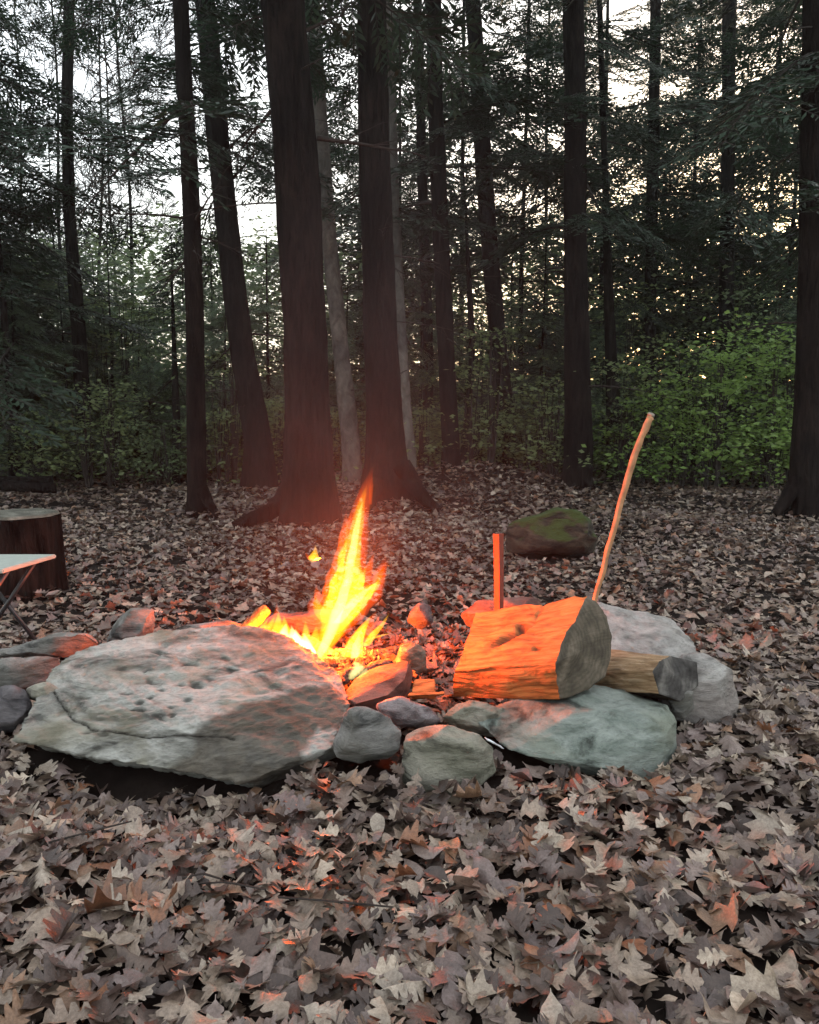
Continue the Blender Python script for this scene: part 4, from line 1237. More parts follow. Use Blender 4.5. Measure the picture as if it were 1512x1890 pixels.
big_tree('hemlock_tree', [(333, 0, 30), (340, 150, 31), (350, 300, 33), (356, 450, 35), (360, 620, 36), (362, 760, 37), (364, 900, 40)], 942,
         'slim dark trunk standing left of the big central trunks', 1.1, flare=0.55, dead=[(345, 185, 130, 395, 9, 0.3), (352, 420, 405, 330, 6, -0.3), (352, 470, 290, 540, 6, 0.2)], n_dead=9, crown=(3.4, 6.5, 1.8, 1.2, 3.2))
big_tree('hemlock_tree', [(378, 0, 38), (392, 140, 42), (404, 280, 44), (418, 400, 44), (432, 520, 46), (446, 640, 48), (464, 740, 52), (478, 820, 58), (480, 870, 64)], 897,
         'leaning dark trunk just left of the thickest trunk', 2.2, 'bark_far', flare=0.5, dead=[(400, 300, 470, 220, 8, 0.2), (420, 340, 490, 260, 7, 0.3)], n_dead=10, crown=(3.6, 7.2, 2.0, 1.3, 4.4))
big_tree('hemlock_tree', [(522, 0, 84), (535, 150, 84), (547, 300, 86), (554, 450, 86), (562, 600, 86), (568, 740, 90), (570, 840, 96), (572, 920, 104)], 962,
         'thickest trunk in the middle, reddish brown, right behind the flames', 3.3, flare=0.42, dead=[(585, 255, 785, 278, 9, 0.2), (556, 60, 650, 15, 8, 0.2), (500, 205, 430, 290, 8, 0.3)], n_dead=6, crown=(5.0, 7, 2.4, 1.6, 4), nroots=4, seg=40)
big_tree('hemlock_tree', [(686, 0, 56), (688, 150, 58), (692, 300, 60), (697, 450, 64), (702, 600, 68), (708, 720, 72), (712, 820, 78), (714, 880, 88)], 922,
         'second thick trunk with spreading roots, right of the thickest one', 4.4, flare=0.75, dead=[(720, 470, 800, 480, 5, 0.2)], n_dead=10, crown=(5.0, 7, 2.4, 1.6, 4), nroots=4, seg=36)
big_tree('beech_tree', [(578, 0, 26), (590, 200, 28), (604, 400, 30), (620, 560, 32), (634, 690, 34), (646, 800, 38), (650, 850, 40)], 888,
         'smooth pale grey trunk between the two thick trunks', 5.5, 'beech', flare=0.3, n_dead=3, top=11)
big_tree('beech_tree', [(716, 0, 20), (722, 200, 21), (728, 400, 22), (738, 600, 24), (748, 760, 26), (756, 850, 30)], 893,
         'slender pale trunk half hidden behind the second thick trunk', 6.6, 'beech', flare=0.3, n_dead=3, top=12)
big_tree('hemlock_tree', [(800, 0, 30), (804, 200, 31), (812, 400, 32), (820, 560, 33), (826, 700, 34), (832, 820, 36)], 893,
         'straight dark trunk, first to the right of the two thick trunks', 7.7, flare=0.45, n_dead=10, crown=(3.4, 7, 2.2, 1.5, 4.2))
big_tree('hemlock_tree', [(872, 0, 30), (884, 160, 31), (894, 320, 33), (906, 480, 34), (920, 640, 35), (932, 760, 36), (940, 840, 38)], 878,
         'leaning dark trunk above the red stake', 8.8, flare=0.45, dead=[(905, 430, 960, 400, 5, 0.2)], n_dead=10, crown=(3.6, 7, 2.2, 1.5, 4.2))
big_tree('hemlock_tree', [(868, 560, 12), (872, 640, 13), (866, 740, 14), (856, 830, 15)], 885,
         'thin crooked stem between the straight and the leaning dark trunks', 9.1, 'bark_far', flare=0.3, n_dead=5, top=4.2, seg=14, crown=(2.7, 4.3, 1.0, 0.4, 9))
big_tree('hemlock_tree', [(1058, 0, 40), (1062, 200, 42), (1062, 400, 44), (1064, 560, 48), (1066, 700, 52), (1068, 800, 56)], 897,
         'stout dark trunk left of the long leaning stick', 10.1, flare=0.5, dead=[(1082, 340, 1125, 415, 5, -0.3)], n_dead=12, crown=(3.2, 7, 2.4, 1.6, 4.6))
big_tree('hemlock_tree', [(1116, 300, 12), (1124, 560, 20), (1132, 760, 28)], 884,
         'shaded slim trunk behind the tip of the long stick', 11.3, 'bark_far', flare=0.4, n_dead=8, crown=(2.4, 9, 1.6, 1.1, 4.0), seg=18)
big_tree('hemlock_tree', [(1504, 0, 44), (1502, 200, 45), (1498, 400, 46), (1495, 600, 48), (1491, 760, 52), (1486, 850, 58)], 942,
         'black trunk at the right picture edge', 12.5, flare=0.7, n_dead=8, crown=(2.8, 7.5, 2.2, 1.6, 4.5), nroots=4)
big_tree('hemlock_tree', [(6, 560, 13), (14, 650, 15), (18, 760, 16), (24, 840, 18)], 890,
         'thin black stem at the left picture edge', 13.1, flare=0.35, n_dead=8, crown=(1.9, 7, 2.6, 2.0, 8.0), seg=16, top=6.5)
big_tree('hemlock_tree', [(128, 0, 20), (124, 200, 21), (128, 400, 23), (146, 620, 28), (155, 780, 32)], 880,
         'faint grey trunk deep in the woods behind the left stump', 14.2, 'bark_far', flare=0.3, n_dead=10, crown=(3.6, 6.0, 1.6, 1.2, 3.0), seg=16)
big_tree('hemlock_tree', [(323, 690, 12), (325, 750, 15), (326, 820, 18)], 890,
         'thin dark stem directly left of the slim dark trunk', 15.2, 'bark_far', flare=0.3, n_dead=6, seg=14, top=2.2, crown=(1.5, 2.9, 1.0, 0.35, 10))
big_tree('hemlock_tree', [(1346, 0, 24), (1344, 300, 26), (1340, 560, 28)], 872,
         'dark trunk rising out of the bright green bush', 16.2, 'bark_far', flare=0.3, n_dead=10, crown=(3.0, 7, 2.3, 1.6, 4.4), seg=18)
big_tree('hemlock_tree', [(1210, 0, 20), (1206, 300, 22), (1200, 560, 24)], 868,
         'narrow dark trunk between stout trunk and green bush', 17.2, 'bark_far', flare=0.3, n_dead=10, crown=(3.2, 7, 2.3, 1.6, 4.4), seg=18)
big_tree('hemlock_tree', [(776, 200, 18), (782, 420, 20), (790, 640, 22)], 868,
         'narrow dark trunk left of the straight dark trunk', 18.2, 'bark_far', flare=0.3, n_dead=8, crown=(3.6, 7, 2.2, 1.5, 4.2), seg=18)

# hemlocks deeper in the woods: one built, the rest copies
def hemlock_proto(z0, z1, l0, l1, pm, h, r, seed, kit, nm='hemlock_tree', needle='needle'):
    C = [np.array([0.05 * math.sin(z * 0.6 + seed), 0.0, z]) for z in np.linspace(-0.1, h, 8)]
    V, Q, P, rr = trunk_geo(C, np.linspace(r, r * (0.35 if h > 6 else 0.08), 8), seed, seg=12, flare=0.4, ring=0.2)
    t = empty(nm, (0, 0, 0))
    mesh_obj('trunk', V, Q, parent=t, mat=M['bark_far'])
    v, q, mi = crown_geo(z0, z1, l0, l1, pm, int(seed * 31), kit, clump=0.035 if h > 6 else None)
    mesh_obj('crown', v, q, parent=t, mat=[M[needle], M['twig']], mat_index=mi, smooth=False)
    return t


TALL = [hemlock_proto(1.6, 13, 3.0, 1.0, 13.0, 13.5, 0.06, 1.5, BOUGHS_BIG), hemlock_proto(2.2, 14, 2.8, 0.9, 12.0, 14.5, 0.055, 2.5, BOUGHS_BIG), hemlock_proto(1.2, 11, 2.6, 0.8, 13.0, 11.5, 0.05, 3.5, BOUGHS_BIG)]
YOUNG = [hemlock_proto(0.35, 3.4, 1.5, 0.35, 15, 3.5, 0.035, 4.5, BOUGHS, 'hemlock_sapling', 'needle_young'), hemlock_proto(0.5, 2.6, 1.3, 0.3, 16, 2.7, 0.03, 5.5, BOUGHS, 'hemlock_sapling', 'needle_young')]
used = set()


def plant(protos, k, px, Y, sc, label, cat, group):
    t = protos[k]
    o = t if k not in used and protos is TALL or (protos is YOUNG and ('y', k) not in used) else copy_tree(t)
    used.add(k if protos is TALL else ('y', k))
    x = (px - 756) / FPX * Y
    o.location = (x, Y, float(gh(x, Y)) - 0.03)
    o.rotation_euler = (0, 0, (px * 0.37 + Y) % 6.283)
    o.scale = (sc, sc, sc)
    tag(o, label, cat, group)
    return o


for i, (px, Y, sc, lab) in enumerate([
    (590, 19, 1.0, 'dark hemlock whose crown shows right of the thickest trunk'),
    (670, 22, 1.2, 'distant hemlock half hidden by the second thick trunk'),
    (740, 17, 0.9, 'dark hemlock just right of the second thick trunk'),
    (850, 20, 1.1, 'hemlock filling the gap between straight and leaning dark trunks'),
    (960, 16, 0.9, 'dark hemlock close to the right of the leaning trunk'),
    (1000, 23, 1.25, 'distant hemlock between the leaning trunk and the stout trunk'),
    (1100, 18, 1.0, 'hemlock directly right of the stout trunk'),
    (1180, 21, 1.15, 'hemlock behind the narrow trunk above the tip of the long stick'),
    (1260, 16, 0.95, 'broad dark hemlock right of the narrow trunk above the stick'),
    (1320, 22, 1.2, 'distant hemlock high above the bright green saplings'),
    (1400, 17, 1.0, 'dark hemlock above the taller green sapling'),
    (1440, 14, 0.9, 'nearest dark hemlock, its boughs spreading left of the black edge trunk'),
    (1560, 16, 1.1, 'hemlock reaching in from the right picture edge'),
    (1500, 23, 1.25, 'distant hemlock behind the black trunk at the right edge'),
    (-40, 13, 0.9, 'dark hemlock whose boughs reach in from the left picture edge'),
    (-160, 14, 0.9, 'hemlock mostly beyond the left picture edge'),
    (20, 21, 0.62, 'small distant hemlock behind the thin black stem'),
    (-50, 12.6, 0.8, 'lower dark hemlock reaching in at the left above the stump'),
    (120, 17, 0.5, 'short dark hemlock next to the faint grey trunk'),
]):
    plant(TALL, i % 3, px, Y, sc, lab, 'tree', 'hemlocks deep in the woods')
for i, (px, Y, sc, lab) in enumerate([
    (40, 11.5, 0.95, 'young hemlock next to the thin black stem'),
    (130, 12.5, 1.15, 'young hemlock in front of the faint grey trunk'),
    (215, 13.5, 1.1, 'young hemlock right of the faint grey trunk'),
    (280, 12.2, 0.9, 'small young hemlock left of the thin dark stem'),
    (80, 15, 1.4, 'tall young hemlock between thin black stem and faint grey trunk'),
    (190, 16, 1.5, 'tall young hemlock in the gap right of the faint grey trunk'),
    (330, 15, 1.3, 'young hemlock behind the slim dark trunk'),
    (420, 14, 1.2, 'young hemlock between the slim trunk and the leaning trunk'),
    (500, 15, 1.3, 'young hemlock between the leaning trunk and the thickest trunk'),
    (640, 14.5, 1.2, 'young hemlock seen between the two thick trunks'),
    (780, 13.5, 1.05, 'young hemlock between second thick trunk and straight dark trunk'),
    (860, 15, 1.3, 'young hemlock behind the thin crooked stem'),
    (1000, 14, 1.2, 'young hemlock between the leaning trunk and the stout trunk'),
    (1110, 12.8, 1.0, 'small young hemlock right beside the stout trunk'),
    (1200, 15, 1.35, 'young hemlock behind the tip of the long stick'),
    (1430, 13.5, 1.2, 'young hemlock left of the black trunk at the right edge'),
    (1530, 12.5, 1.2, 'young hemlock behind the black trunk at the right edge'),
    (-60, 12, 1.3, 'young hemlock at the left picture edge above the fallen logs'),
    (400, 17, 1.4, 'tall distant young hemlock left of the leaning trunk'),
    (720, 17, 1.5, 'tall distant young hemlock right of the second thick trunk'),
    (940, 18, 1.5, 'tall distant young hemlock behind the leaning trunk over the stake'),
    (1300, 17, 1.5, 'tall young hemlock rising behind the bright green saplings'),
]):
    plant(YOUNG, i % 2, px, Y, sc, lab, 'sapling', 'young hemlocks in the understorey')

# ------------------------------------------------------------------ leafy shrubs and saplings
def shrub_geo(w, h, n_br, n_leaf, leaf, seed, layered=0.8):
    rg = np.random.default_rng(seed)
    S = [[], [], [], []]; LP, LN = [], []
    stems = [np.array([rg.normal(0, 0.08 * w), rg.normal(0, 0.08 * w), 0]) for _ in range(4)]
    for k in range(n_br):
        st = stems[k % 4]
        z = h * (0.12 + 0.85 * (rg.integers(0, 9) + 0.35 * rg.random()) / 9)
        p0 = st + np.array([rg.normal(0, 0.05), rg.normal(0, 0.05), z * 0.75])
        az = rg.uniform(0, 6.283); ln = w * 0.5 * rg.uniform(0.35, 1.15) * (1.05 - 0.35 * z / h)
        d = np.array([math.cos(az), math.sin(az), rg.uniform(0.0, 0.4)])
        p1 = p0 + d * ln; p1[2] = min(p1[2], h)
        S[0].append(st + np.array([0, 0, 0])); S[1].append(p0); S[2].append(0.012); S[3].append(0.006)
        S[0].append(p0); S[1].append(p1); S[2].append(0.006); S[3].append(0.002)
        m = max(3, int(n_leaf / n_br))
        f = rg.random(m) ** 0.6
        P = p0 + (p1 - p0) * f[:, None] + np.stack([rg.normal(0, 0.16 * ln + 0.03, m), rg.normal(0, 0.16 * ln + 0.03, m), rg.normal(0, 0.025 + 0.05 * (1 - layered), m)], 1)
        LP.append(P)
    LP = np.concatenate(LP); n = len(LP)
    LP[:, 2] = np.maximum(LP[:, 2], 0.05)
    az = rg.uniform(0, 6.283, n)
    D = np.stack([np.cos(az), np.sin(az), rg.normal(-0.2, 0.25, n)], 1); D /= np.linalg.norm(D, axis=1)[:, None]
    up = np.array([0, -0.35, 1.0]) + rg.normal(0, 0.6, (n, 3))
    Sd = np.cross(D, up); Sd /= np.linalg.norm(Sd, axis=1)[:, None]
    Nn = np.cross(Sd, D)
    ln = leaf * rg.uniform(0.6, 1.2, n)[:, None]; wd = ln * 0.3
    V = np.stack([LP, LP + D * ln * 0.5 + Sd * wd + Nn * ln * 0.06, LP + D * ln, LP + D * ln * 0.5 - Sd * wd + Nn * ln * 0.06], 1).reshape(-1, 3)
    tri = np.arange(n)[:, None] * 4
    T = np.concatenate([tri + np.array([[0, 1, 2]]), tri + np.array([[0, 2, 3]])])
    Vs, Qs = prisms(np.array(S[0]), np.array(S[1]), np.array(S[2]), np.array(S[3]))
    return V, T, Vs, Qs


def shrub(name, px, Y, w, h, n_br, n_leaf, leaf, seed, mat, label, cat='shrub', group=None):
    V, T, Vs, Qs = shrub_geo(w, h, n_br, n_leaf, leaf, seed)
    x = (px - 756) / FPX * Y
    t = empty(name, (x, Y, float(gh(x, Y)) - 0.02)); tag(t, label, cat, group)
    mesh_obj('foliage', V, None, T, parent=t, mat=M[mat], smooth=False)
    mesh_obj('stems', Vs, Qs, parent=t, mat=M['twig'])
    return t


shrub('leafy_sapling', 1300, 10.8, 2.6, 2.5, 60, 2300, 0.085, 1, 'leaf_green', 'airy bright green sapling right of the long stick', 'sapling')
shrub('leafy_sapling', 1405, 11.4, 2.6, 3.0, 60, 2400, 0.085, 2, 'leaf_green', 'taller airy green sapling beside the black trunk at the right edge', 'sapling')
shrub('leafy_sapling', 1190, 11.8, 2.2, 2.6, 50, 1300, 0.08, 3, 'leaf_pale', 'pale airy sapling behind the long stick', 'sapling')
shrub('leafy_sapling', 1350, 13.2, 3.6, 4.4, 80, 2400, 0.09, 12, 'leaf_dull', 'tall dull green sapling behind the two bright saplings', 'sapling')
shrub('leafy_sapling', 1090, 13.4, 2.6, 4.0, 60, 1500, 0.085, 13, 'leaf_pale', 'loose pale sapling standing behind the stout trunk', 'sapling')
shrub('leafy_sapling', 920, 13.2, 2.4, 3.8, 60, 1500, 0.08, 14, 'leaf_pale', 'loose pale sapling behind the leaning trunk over the stake', 'sapling')
shrub('leafy_sapling', 235, 13.0, 2.6, 3.9, 60, 1800, 0.085, 15, 'leaf_pale', 'loose pale sapling in the wide gap left of the slim trunk', 'sapling')
shrub('leafy_sapling', 70, 13.4, 2.4, 3.4, 50, 1500, 0.085, 16, 'leaf_pale', 'loose pale sapling behind the thin black stem', 'sapling')
shrub('leafy_bush', 1010, 12.0, 1.8, 1.7, 50, 1800, 0.07, 4, 'leaf_dull', 'thin bush between the leaning trunk and the stout trunk', 'bush')
shrub('leafy_bush', 790, 12.4, 1.6, 1.5, 50, 1700, 0.07, 5, 'leaf_pale', 'pale green seedling bush right of the second thick trunk', 'bush')
shrub('leafy_bush', 430, 12.0, 1.8, 1.7, 60, 2200, 0.07, 6, 'leaf_pale', 'pale green bush between the slim trunk and leaning trunk', 'bush')
shrub('leafy_bush', 270, 12.5, 2.3, 2.1, 70, 2800, 0.07, 7, 'leaf_dull', 'bushy green undergrowth left of the slim dark trunk', 'bush')
shrub('leafy_bush', 110, 12.0, 1.8, 1.6, 60, 2000, 0.07, 8, 'leaf_dull', 'low bush behind the fallen logs at left', 'bush')
shrub('leafy_tree', 260, 16.5, 2.6, 4.2, 80, 3000, 0.09, 9, 'leaf_green', 'taller fresh green sapling lit up far behind at left', 'sapling')
shrub('leafy_bush', 620, 13.0, 1.6, 1.5, 50, 1700, 0.07, 10, 'leaf_pale', 'pale bush showing between the two thick trunks', 'bush')

for i, (px, Y, w, h, mt, lab) in enumerate([(60, 11.2, 1.5, 1.3, 'leaf_pale', 'sparse pale shrub behind the thin black stem at left'), (205, 11.4, 1.6, 1.7, 'leaf_pale', 'airy pale shrub in the gap between faint grey trunk and slim trunk'), (310, 11.0, 1.1, 1.2, 'leaf_dull', 'small shrub close to the left side of the slim dark trunk'),
                                           (515, 12.0, 1.1, 1.6, 'leaf_pale', 'pale shrub peeking out left of the thickest trunk'), (880, 11.9, 1.2, 1.5, 'leaf_pale', 'pale shrub behind the thin crooked stem'), (990, 11.3, 1.3, 1.2, 'leaf_pale', 'sparse pale shrub left of the stout trunk'),
                                           (1140, 11.2, 1.2, 1.6, 'leaf_dull', 'thin leafy shrub just right of the stout trunk'), (1250, 10.7, 1.5, 1.5, 'leaf_green', 'low fresh green shrub at the left foot of the bright bush'), (1420, 10.9, 1.3, 1.4, 'leaf_green', 'low fresh green shrub at the right foot of the bright bush')]):
    shrub('shrub', px, Y, w, h, 46, 1300, 0.065, 70 + i, mt, lab)

for i, (px, Y, w, h, mt, lab) in enumerate([(165, 10.9, 2.0, 2.0, 'leaf_pale', 'tall sparse pale shrub between the fallen logs and the slim dark trunk'), (425, 11.3, 1.5, 2.9, 'leaf_pale', 'tall sparse pale shrub left of the foot of the leaning trunk'), (795, 11.2, 1.4, 1.7, 'leaf_pale', 'tall sparse pale shrub right of the second thick trunk'),
                                           (890, 11.0, 1.5, 2.6, 'leaf_pale', 'sparse pale shrub between straight and leaning dark trunks'), (1010, 11.0, 1.6, 1.8, 'leaf_pale', 'tall sparse pale shrub between leaning and stout trunks'), (1150, 10.9, 1.7, 1.6, 'leaf_green', 'sparse fresh green shrub right of the stout trunk'), (1480, 11.0, 1.5, 2.6, 'leaf_green', 'sparse fresh green shrub behind the black trunk')]):
    shrub('shrub', px, Y, w, h, 40, 800, 0.075, 90 + i, mt, lab)

# small plants along the edge of the leaf carpet, and the woods beyond that read as one mass
A = Acc()
n = 14000
x = rng.uniform(-8.5, 8.5, n); y = rng.uniform(10.9, 17, n)
clump = np.array([noise.noise(Vector((a * 0.9, b * 0.9, 3))) for a, b in zip(x, y)])
keep = clump + rng.normal(0, 0.15, n) > -0.12
x, y = x[keep], y[keep]; n = len(x)
z = gh(x, y) + rng.random(n) ** 1.6 * 0.75
az = rng.uniform(0, 6.283, n); D = np.stack([np.cos(az), np.sin(az), rng.normal(-0.1, 0.3, n)], 1)
Sd = np.cross(D, np.array([0, -0.4, 1.0]) + rng.normal(0, 0.6, (n, 3))); Sd /= np.linalg.norm(Sd, axis=1)[:, None]
P = np.stack([x, y, z], 1); ln = rng.uniform(0.05, 0.11, n)[:, None]
V = np.stack([P, P + D * ln * .5 + Sd * ln * .28, P + D * ln, P + D * ln * .5 - Sd * ln * .28], 1).reshape(-1, 3)
o = mesh_obj('undergrowth', V, np.arange(n * 4).reshape(-1, 4), mat=M['leaf_pale'], smooth=False)
tag(o, 'low green plants growing along the edge of the leaf carpet', 'undergrowth', kind='stuff')

A = Acc()
n = 170000
x = rng.uniform(-18, 18, n); y = rng.uniform(17, 31, n)
hmax = 0.95 + 0.195 * y * (1 + 0.35 * np.array([noise.noise(Vector((a * 0.3, b * 0.3, 7))) for a, b in zip(x, y)]) + 0.12 * np.clip((x + 3) / 6, 0, 1))
z = gh(x, y) + rng.random(n) * hmax
c3 = np.array([noise.noise(Vector((a * 0.8, b * 0.8, c * 1.6))) for a, b, c in zip(x, y, z)])
keep = c3 > -0.24
x, y, z = x[keep], y[keep], z[keep]; n = len(x)
az = rng.uniform(0, 6.283, n); D = np.stack([np.cos(az), np.sin(az), rng.normal(-0.1, 0.25, n)], 1)
Sd = np.cross(D, np.array([0, -0.4, 1.0]) + rng.normal(0, 0.6, (n, 3))); Sd /= np.linalg.norm(Sd, axis=1)[:, None]
P = np.stack([x, y, z], 1); ln = rng.uniform(0.1, 0.24, n)[:, None]
V = np.stack([P, P + D * ln * .5 + Sd * ln * .25, P + D * ln, P + D * ln * .5 - Sd * ln * .25], 1).reshape(-1, 3)
o = mesh_obj('far_woods', V, np.arange(n * 4).reshape(-1, 4), mat=M['leaf_dull'], smooth=False)
tag(o, 'dense far woods closing the view behind the trees', 'woods', kind='stuff')

# bare spring trees against the sky at upper left
def bare_tree(px, Y, h, seed, label, lean=0.0):
    rg = np.random.default_rng(seed)
    x = (px - 756) / FPX * Y
    g = np.array([x, Y, float(gh(x, Y)) - 0.05])
    C = [np.array([lean * z + 0.06 * math.sin(z + seed), 0, z]) for z in np.linspace(0, h, 9)]
    rad = np.linspace(0.055, 0.015, 9)
    V, Q, P, rr = trunk_geo(C, rad, seed, seg=10, flare=0.3, ring=0.25)
    t = empty('bare_tree', g); tag(t, label, 'tree')
    mesh_obj('trunk', V, Q, parent=t, mat=M['bark_far'])
    A0, B0, ra, rb = [], [], [], []; tips = []
    def grow(p, d, ln, r, lev):
        q = p + d * ln
        q = q + rg.normal(0, 0.04 * ln, 3)
        A0.append(p); B0.append(q); ra.append(r); rb.append(r * 0.7)
        tips.append(q)
        if lev == 0: return
        for _ in range(3 if lev > 1 else 4):
            nd = d + rg.normal(0, 0.5, 3); nd[2] += 0.08; nd /= np.linalg.norm(nd)
            grow(p + (q - p) * rg.uniform(0.45, 1.0), nd, ln * rg.uniform(0.55, 0.8), r * 0.6, lev - 1)
    for k in range(24):
        i = rg.integers(int(len(P) * 0.22), len(P) - 1); az = rg.uniform(0, 6.283)
        d = np.array([math.cos(az), math.sin(az), rg.uniform(0.3, 0.9)]); d /= np.linalg.norm(d)
        grow(P[i], d, rg.uniform(0.7, 1.3), 0.018, 4)
    Vs, Qs = prisms(np.array(A0), np.array(B0), np.maximum(0.006, np.array(ra)), np.maximum(0.005, np.array(rb)))
    mesh_obj('twigs', Vs, Qs, parent=t, mat=M['twig'])
    return t


for i, (px, Y, h, lean, lab) in enumerate([(130, 19, 11, 0.01, 'bare grey spring tree against the pale sky, leftmost of its kind'), (185, 22, 12, 0.05, 'bare tree leaning right against the pale sky at left'), (265, 20, 12, -0.02, 'bare tree in the middle of the open sky at upper left'),
                                           (455, 23, 12, -0.03, 'bare tree between leaning trunk and thickest trunk'), (225, 26, 14, 0.0, 'distant twiggy bare tree deep in the open sky at upper left'), (60, 24, 13, 0.02, 'twiggy bare tree behind the thin black stem')]):
    bare_tree(px, Y, h, 50 + i, lab, lean)

# ------------------------------------------------------------------ stump, camp table, fallen logs
g = on_ground(20, 1085)
g[0] = (20 - 756) / FPX * g[1]
st = empty('stump', g); tag(st, 'wide old stump with a pale flat top at the left', 'stump')
sr = 80 / FPX * g[1]; sh = 0.395
C = [np.array([0, 0, z]) for z in np.linspace(-0.05, sh, 8)]
V, Q, P, rr = trunk_geo(C, np.linspace(sr * 1.03, sr * 0.98, 8), 3.3, seg=48, flare=0.06, ring=0.03)
mesh_obj('bark', V, Q, parent=st, mat=M['bark'])
ring = V[-48:]; c = ring.mean(0)
fs = [0.995, 0.93, 0.8, 0.6, 0.4, 0.2]
Vt = np.concatenate([c + (ring - c) * f for f in fs] + [c[None]]); Vt[:, 2] += 0.004; Vt[48:, 2] += 0.012 + 0.006 * nzs(Vt[48:], 12, 2, 2)
j = np.arange(48); j2 = (j + 1) % 48
Qt = np.concatenate([np.stack([r * 48 + j, r * 48 + j2, (r + 1) * 48 + j2, (r + 1) * 48 + j], 1) for r in range(5)])
Tt = np.stack([5 * 48 + j, 5 * 48 + j2, np.full(48, 288)], 1)
mesh_obj('cut_top', Vt, Qt, Tt, parent=st, mat=M['stump_top'], attrs={'grain': ('FLOAT_VECTOR', np.stack([Vt[:, 2] * 0, Vt[:, 0], Vt[:, 1]], -1))})

TY = 3.1
tb = empty('camp_table', (at(-40, 1180, TY)[0], TY, 0.0)); tag(tb, 'small folding table with a pale top at the left edge', 'table')
o0 = np.array(tb.location)
def slab_box(cs, th, bev=0.004):
    bm = bmesh.new()
    vs = [bm.verts.new(tuple(c)) for c in cs]; f = bm.faces.new(vs)
    r = bmesh.ops.extrude_face_region(bm, geom=[f]); bmesh.ops.translate(bm, verts=[v for v in r['geom'] if isinstance(v, bmesh.types.BMVert)], vec=(0, 0, -th))
    bmesh.ops.recalc_face_normals(bm, faces=bm.faces)
    bmesh.ops.bevel(bm, geom=list(bm.edges), offset=bev, segments=2, affect='EDGES')
    me = bpy.data.meshes.new('m'); bm.to_mesh(me); bm.free()
    return me
zt = at(60, 1036, TY)[2]
cs = [np.array([at(-190, 1040, TY)[0], TY - 0.16, zt]), np.array([at(44, 1040, TY)[0], TY - 0.16, zt]), np.array([at(72, 1040, TY)[0], TY + 0.16, zt]), np.array([at(-190, 1040, TY)[0], TY + 0.16, zt])]
me = slab_box([c - o0 for c in cs], 0.016); me.materials.append(M['table_top'])
o = bpy.data.objects.new('table_top', me); link(o, tb)
for dy in (-0.12, 0.12):
    for (xa, xb) in ((42, -70), (-85, 44)):
        a = at(xa, 1046, TY) + np.array([0, dy, 0]); a[2] = zt - 0.016
        b = at(xb, 1180, TY) + np.array([0, dy, 0]); b[2] = 0.01
        if xa < 0: a[1] += 0.012; b[1] += 0.012
        V, Q, T = tube(np.stack([a, (a + b) / 2, b]) - o0, 0.009, 10)
        mesh_obj('leg', V, Q, T, parent=tb, mat=M['dark_metal'])

for k, (x0, x1, py, w, lab) in enumerate([(-60, 104, 900, 20, 'fallen log lying on the ground at the left, lower of two'), (-80, 98, 885, 14, 'thin fallen log lying on the other at the left')]):
    Yk = 9.6 + 0.12 * k
    a, b = at(x0, py, Yk), at(x1, py - 2, Yk + 0.3)
    t = np.linspace(0, 1, 20); Cc = a + (b - a) * t[:, None]; Cc[:, 2] += 0.02 * np.sin(t * 5 + k)
    jit = lambda P, ang: 1 + 0.15 * np.array([[noise.noise(Vector((math.cos(q) * 1.6 + k, math.sin(q) * 1.6, i * 0.5))) for q in ang] for i in range(len(P))])
    V, Q, T = tube(Cc, w / FPX * Yk / 2, 12, jitter=jit)
    tag(mesh_obj('fallen_log', V, Q, T, origin=np.array([*Cc.mean(0)[:2], Cc[:, 2].min()]), mat=M['bark']), lab, 'log')

# a surface root that runs left from the foot of the thickest trunk
rp = [on_ground(532, 905, 0.16), on_ground(520, 930, 0.13), on_ground(498, 950, 0.09), on_ground(470, 968, 0.05), on_ground(435, 985, 0.01)]
rp = np.array([[(px - 756) / FPX * y_, y_, z_] for px, y_, z_ in ((536, 7.3, 0.26), (518, 7.2, 0.15), (498, 7.1, 0.09), (470, 7.0, 0.05), (430, 6.9, -0.02))])
tt_ = np.linspace(0, 1, 24); RC = np.stack([np.interp(tt_, np.linspace(0, 1, 5), rp[:, k]) for k in range(3)], 1)
V, Q, T = tube(RC, np.linspace(0.10, 0.05, 24), 14, jitter=lambda P, ang: 1 + 0.15 * np.array([[noise.noise(Vector((math.cos(q) * 1.6, math.sin(q) * 1.6, i * 0.3))) for q in ang] for i in range(len(P))]))
host = [o for o in bpy.data.objects if o.get('label', '').startswith('thickest trunk')][0]
mesh_obj('root', V - np.array(host.location), Q, T, parent=host, mat=M['bark'])

def add_root(host_start, pts, r0, r1):
    host = [o for o in bpy.data.objects if o.get('label', '').startswith(host_start)][0]
    P = np.array([[(px - 756) / FPX * y_, y_, z_] for px, y_, z_ in pts]); q = np.linspace(0, 1, 24)
    C = np.stack([np.interp(q, np.linspace(0, 1, len(P)), P[:, k]) for k in range(3)], 1)
    for _ in range(3): C[1:-1] = (C[:-2] + 2 * C[1:-1] + C[2:]) / 4
    V, Q, T = tube(C, np.linspace(r0, r1, 24), 14, jitter=lambda P, ang: 1 + 0.15 * np.array([[noise.noise(Vector((math.cos(a_) * 1.6, math.sin(a_) * 1.6, i * 0.3))) for a_ in ang] for i in range(len(P))]))
    mesh_obj('root', V - np.array(host.location), Q, T, parent=host, mat=M['bark'])


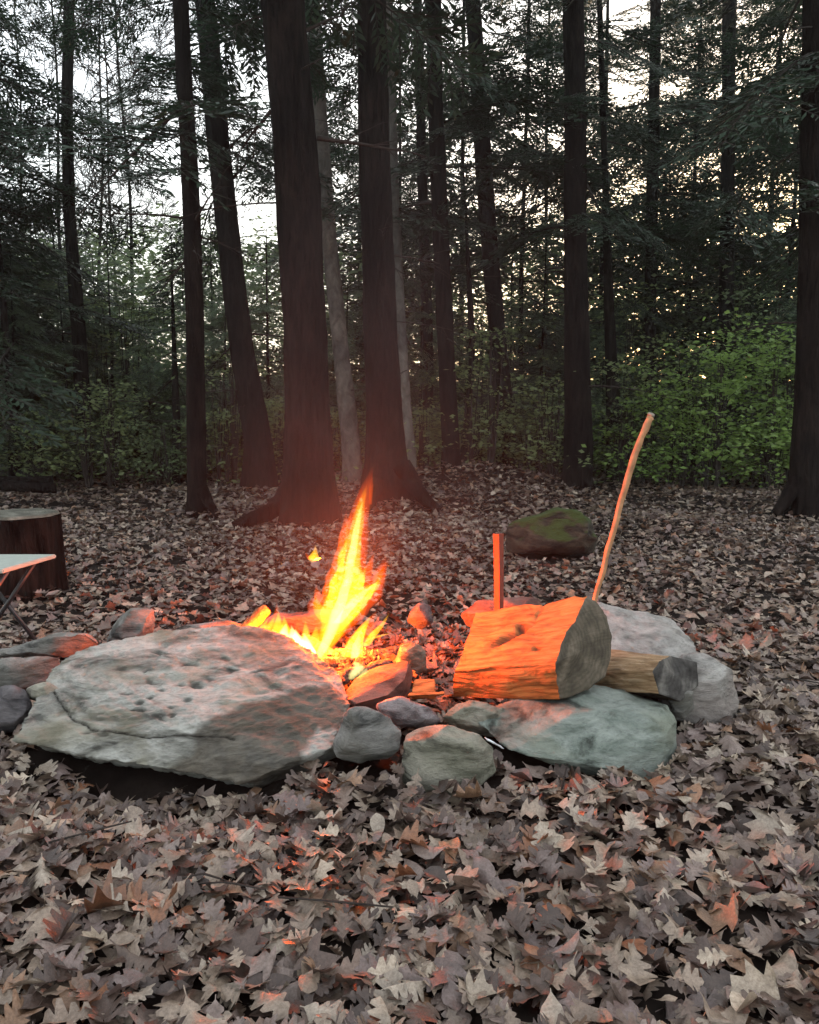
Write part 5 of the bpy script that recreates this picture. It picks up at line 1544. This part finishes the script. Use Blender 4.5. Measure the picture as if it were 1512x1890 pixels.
add_root('second thick trunk', ((742, 8.3, 0.42), (764, 8.25, 0.22), (782, 8.2, 0.08), (812, 8.15, -0.04)), 0.10, 0.05)
add_root('second thick trunk', ((700, 8.1, 0.25), (684, 8.0, 0.10), (664, 7.9, -0.04)), 0.09, 0.05)
add_root('black trunk at', ((1474, 7.9, 0.30), (1456, 7.85, 0.12), (1436, 7.8, -0.04)), 0.08, 0.05)
add_root('slim dark trunk', ((372, 7.85, 0.22), (384, 7.8, 0.07), (402, 7.75, -0.04)), 0.06, 0.03)

# twigs dropped among the leaves
n = 260
x, y = strew(n, 1.3, 9.5, (0.25, 0.52), 1.4)
a_ = rng.uniform(0, 6.283, n); ln = rng.uniform(0.05, 0.28, n)
keep = np.array([BVH.ray_cast(Vector((x[i], y[i], 2.0)), Vector((0, 0, -1)))[0] is None for i in range(n)]) & (np.hypot(x + 0.2, y - 2.85) > 0.5)
x, y, a_, ln = x[keep], y[keep], a_[keep], ln[keep]
za = gh(x, y) + rng.uniform(0.035, 0.055, len(x)); D = np.stack([np.cos(a_) * ln, np.sin(a_) * ln, rng.uniform(-0.01, 0.02, len(x))], 1)
A0 = np.stack([x, y, za], 1); Mid = A0 + D * 0.5 + rng.normal(0, 0.008, A0.shape)
Vs, Qs = prisms(np.concatenate([A0, Mid]), np.concatenate([Mid, A0 + D]), np.full(2 * len(x), 0.0032), np.full(2 * len(x), 0.0022))
o = mesh_obj('twigs', Vs, Qs, parent=ground, mat=M['twig']); o['kind'] = 'stuff'

# ------------------------------------------------------------------ smoke
m, nt, N, L, out = new_mat('wood_smoke')
tc = N.new('ShaderNodeTexCoord')
gz = N.new('ShaderNodeSeparateXYZ'); L.new(tc.outputs['Generated'], gz.inputs[0])
n1 = noise_tex(N, L, mapping(N, L, tc.outputs['Object'], (2.2, 2.2, 1.1)), 1.0, 3, 0.55, 0.8)
cr = ramp(N, [(0.38, (0, 0, 0)), (0.75, (1, 1, 1))]); L.new(n1.outputs[0], cr.inputs[0])
# soft towards the sides: distance from the plume's axis, carried by the object's own coordinates
zr = ramp(N, [(0.0, (0, 0, 0)), (0.08, (1, 1, 1)), (0.5, (0.7, 0.7, 0.7)), (1.0, (0, 0, 0))]); L.new(gz.outputs[2], zr.inputs[0])
sub = N.new('ShaderNodeVectorMath'); sub.operation = 'SUBTRACT'; L.new(tc.outputs['Generated'], sub.inputs[0]); sub.inputs[1].default_value = (0.5, 0.5, 0)
mulv = N.new('ShaderNodeVectorMath'); mulv.operation = 'MULTIPLY'; L.new(sub.outputs[0], mulv.inputs[0]); mulv.inputs[1].default_value = (2, 2, 0)
lenv = N.new('ShaderNodeVectorMath'); lenv.operation = 'LENGTH'; L.new(mulv.outputs[0], lenv.inputs[0])
rr_ = ramp(N, [(0.0, (1, 1, 1)), (0.5, (0.55, 0.55, 0.55)), (0.95, (0, 0, 0))]); L.new(lenv.outputs['Value'], rr_.inputs[0])
def mul(a, b):
    q = N.new('ShaderNodeMath'); q.operation = 'MULTIPLY'
    L.new(a, q.inputs[0])
    if hasattr(b, 'is_output'): L.new(b, q.inputs[1])
    else: q.inputs[1].default_value = b
    return q.outputs[0]
dens = mul(mul(mul(cr.outputs[0], zr.outputs[0]), rr_.outputs[0]), 0.075)
pv = N.new('ShaderNodeVolumePrincipled'); pv.inputs['Color'].default_value = (0.8, 0.8, 0.82, 1); L.new(dens, pv.inputs['Density'])
L.new(pv.outputs[0], out.inputs['Volume'])
bm = bmesh.new(); bmesh.ops.create_cone(bm, cap_ends=True, segments=24, radius1=0.85, radius2=0.85, depth=2.0)
me = bpy.data.meshes.new('smoke'); bm.to_mesh(me); bm.free(); me.materials.append(m)
o = bpy.data.objects.new('smoke', me); COL.objects.link(o); o.location = (FIRE_C[0] + 0.12, FIRE_C[1] + 0.25, 1.25)
tag(o, 'thin smoke drifting up from the fire', 'smoke', kind='stuff')

# ------------------------------------------------------------------ evening haze in the woods
m, nt, N, L, out = new_mat('evening_haze')
pv = N.new('ShaderNodeVolumePrincipled'); pv.inputs['Color'].default_value = (0.82, 0.9, 0.88, 1); pv.inputs['Density'].default_value = 0.0010; pv.inputs['Anisotropy'].default_value = 0.2
L.new(pv.outputs[0], out.inputs['Volume'])
bm = bmesh.new(); bmesh.ops.create_cube(bm, size=1.0)
bmesh.ops.scale(bm, vec=(150, 145, 22), verts=bm.verts); bmesh.ops.translate(bm, vec=(0, 27.5, 9.4), verts=bm.verts)
me = bpy.data.meshes.new('haze'); bm.to_mesh(me); bm.free(); me.materials.append(m)
o = bpy.data.objects.new('haze', me); COL.objects.link(o)
tag(o, 'faint evening haze between the trees', 'haze', kind='stuff')
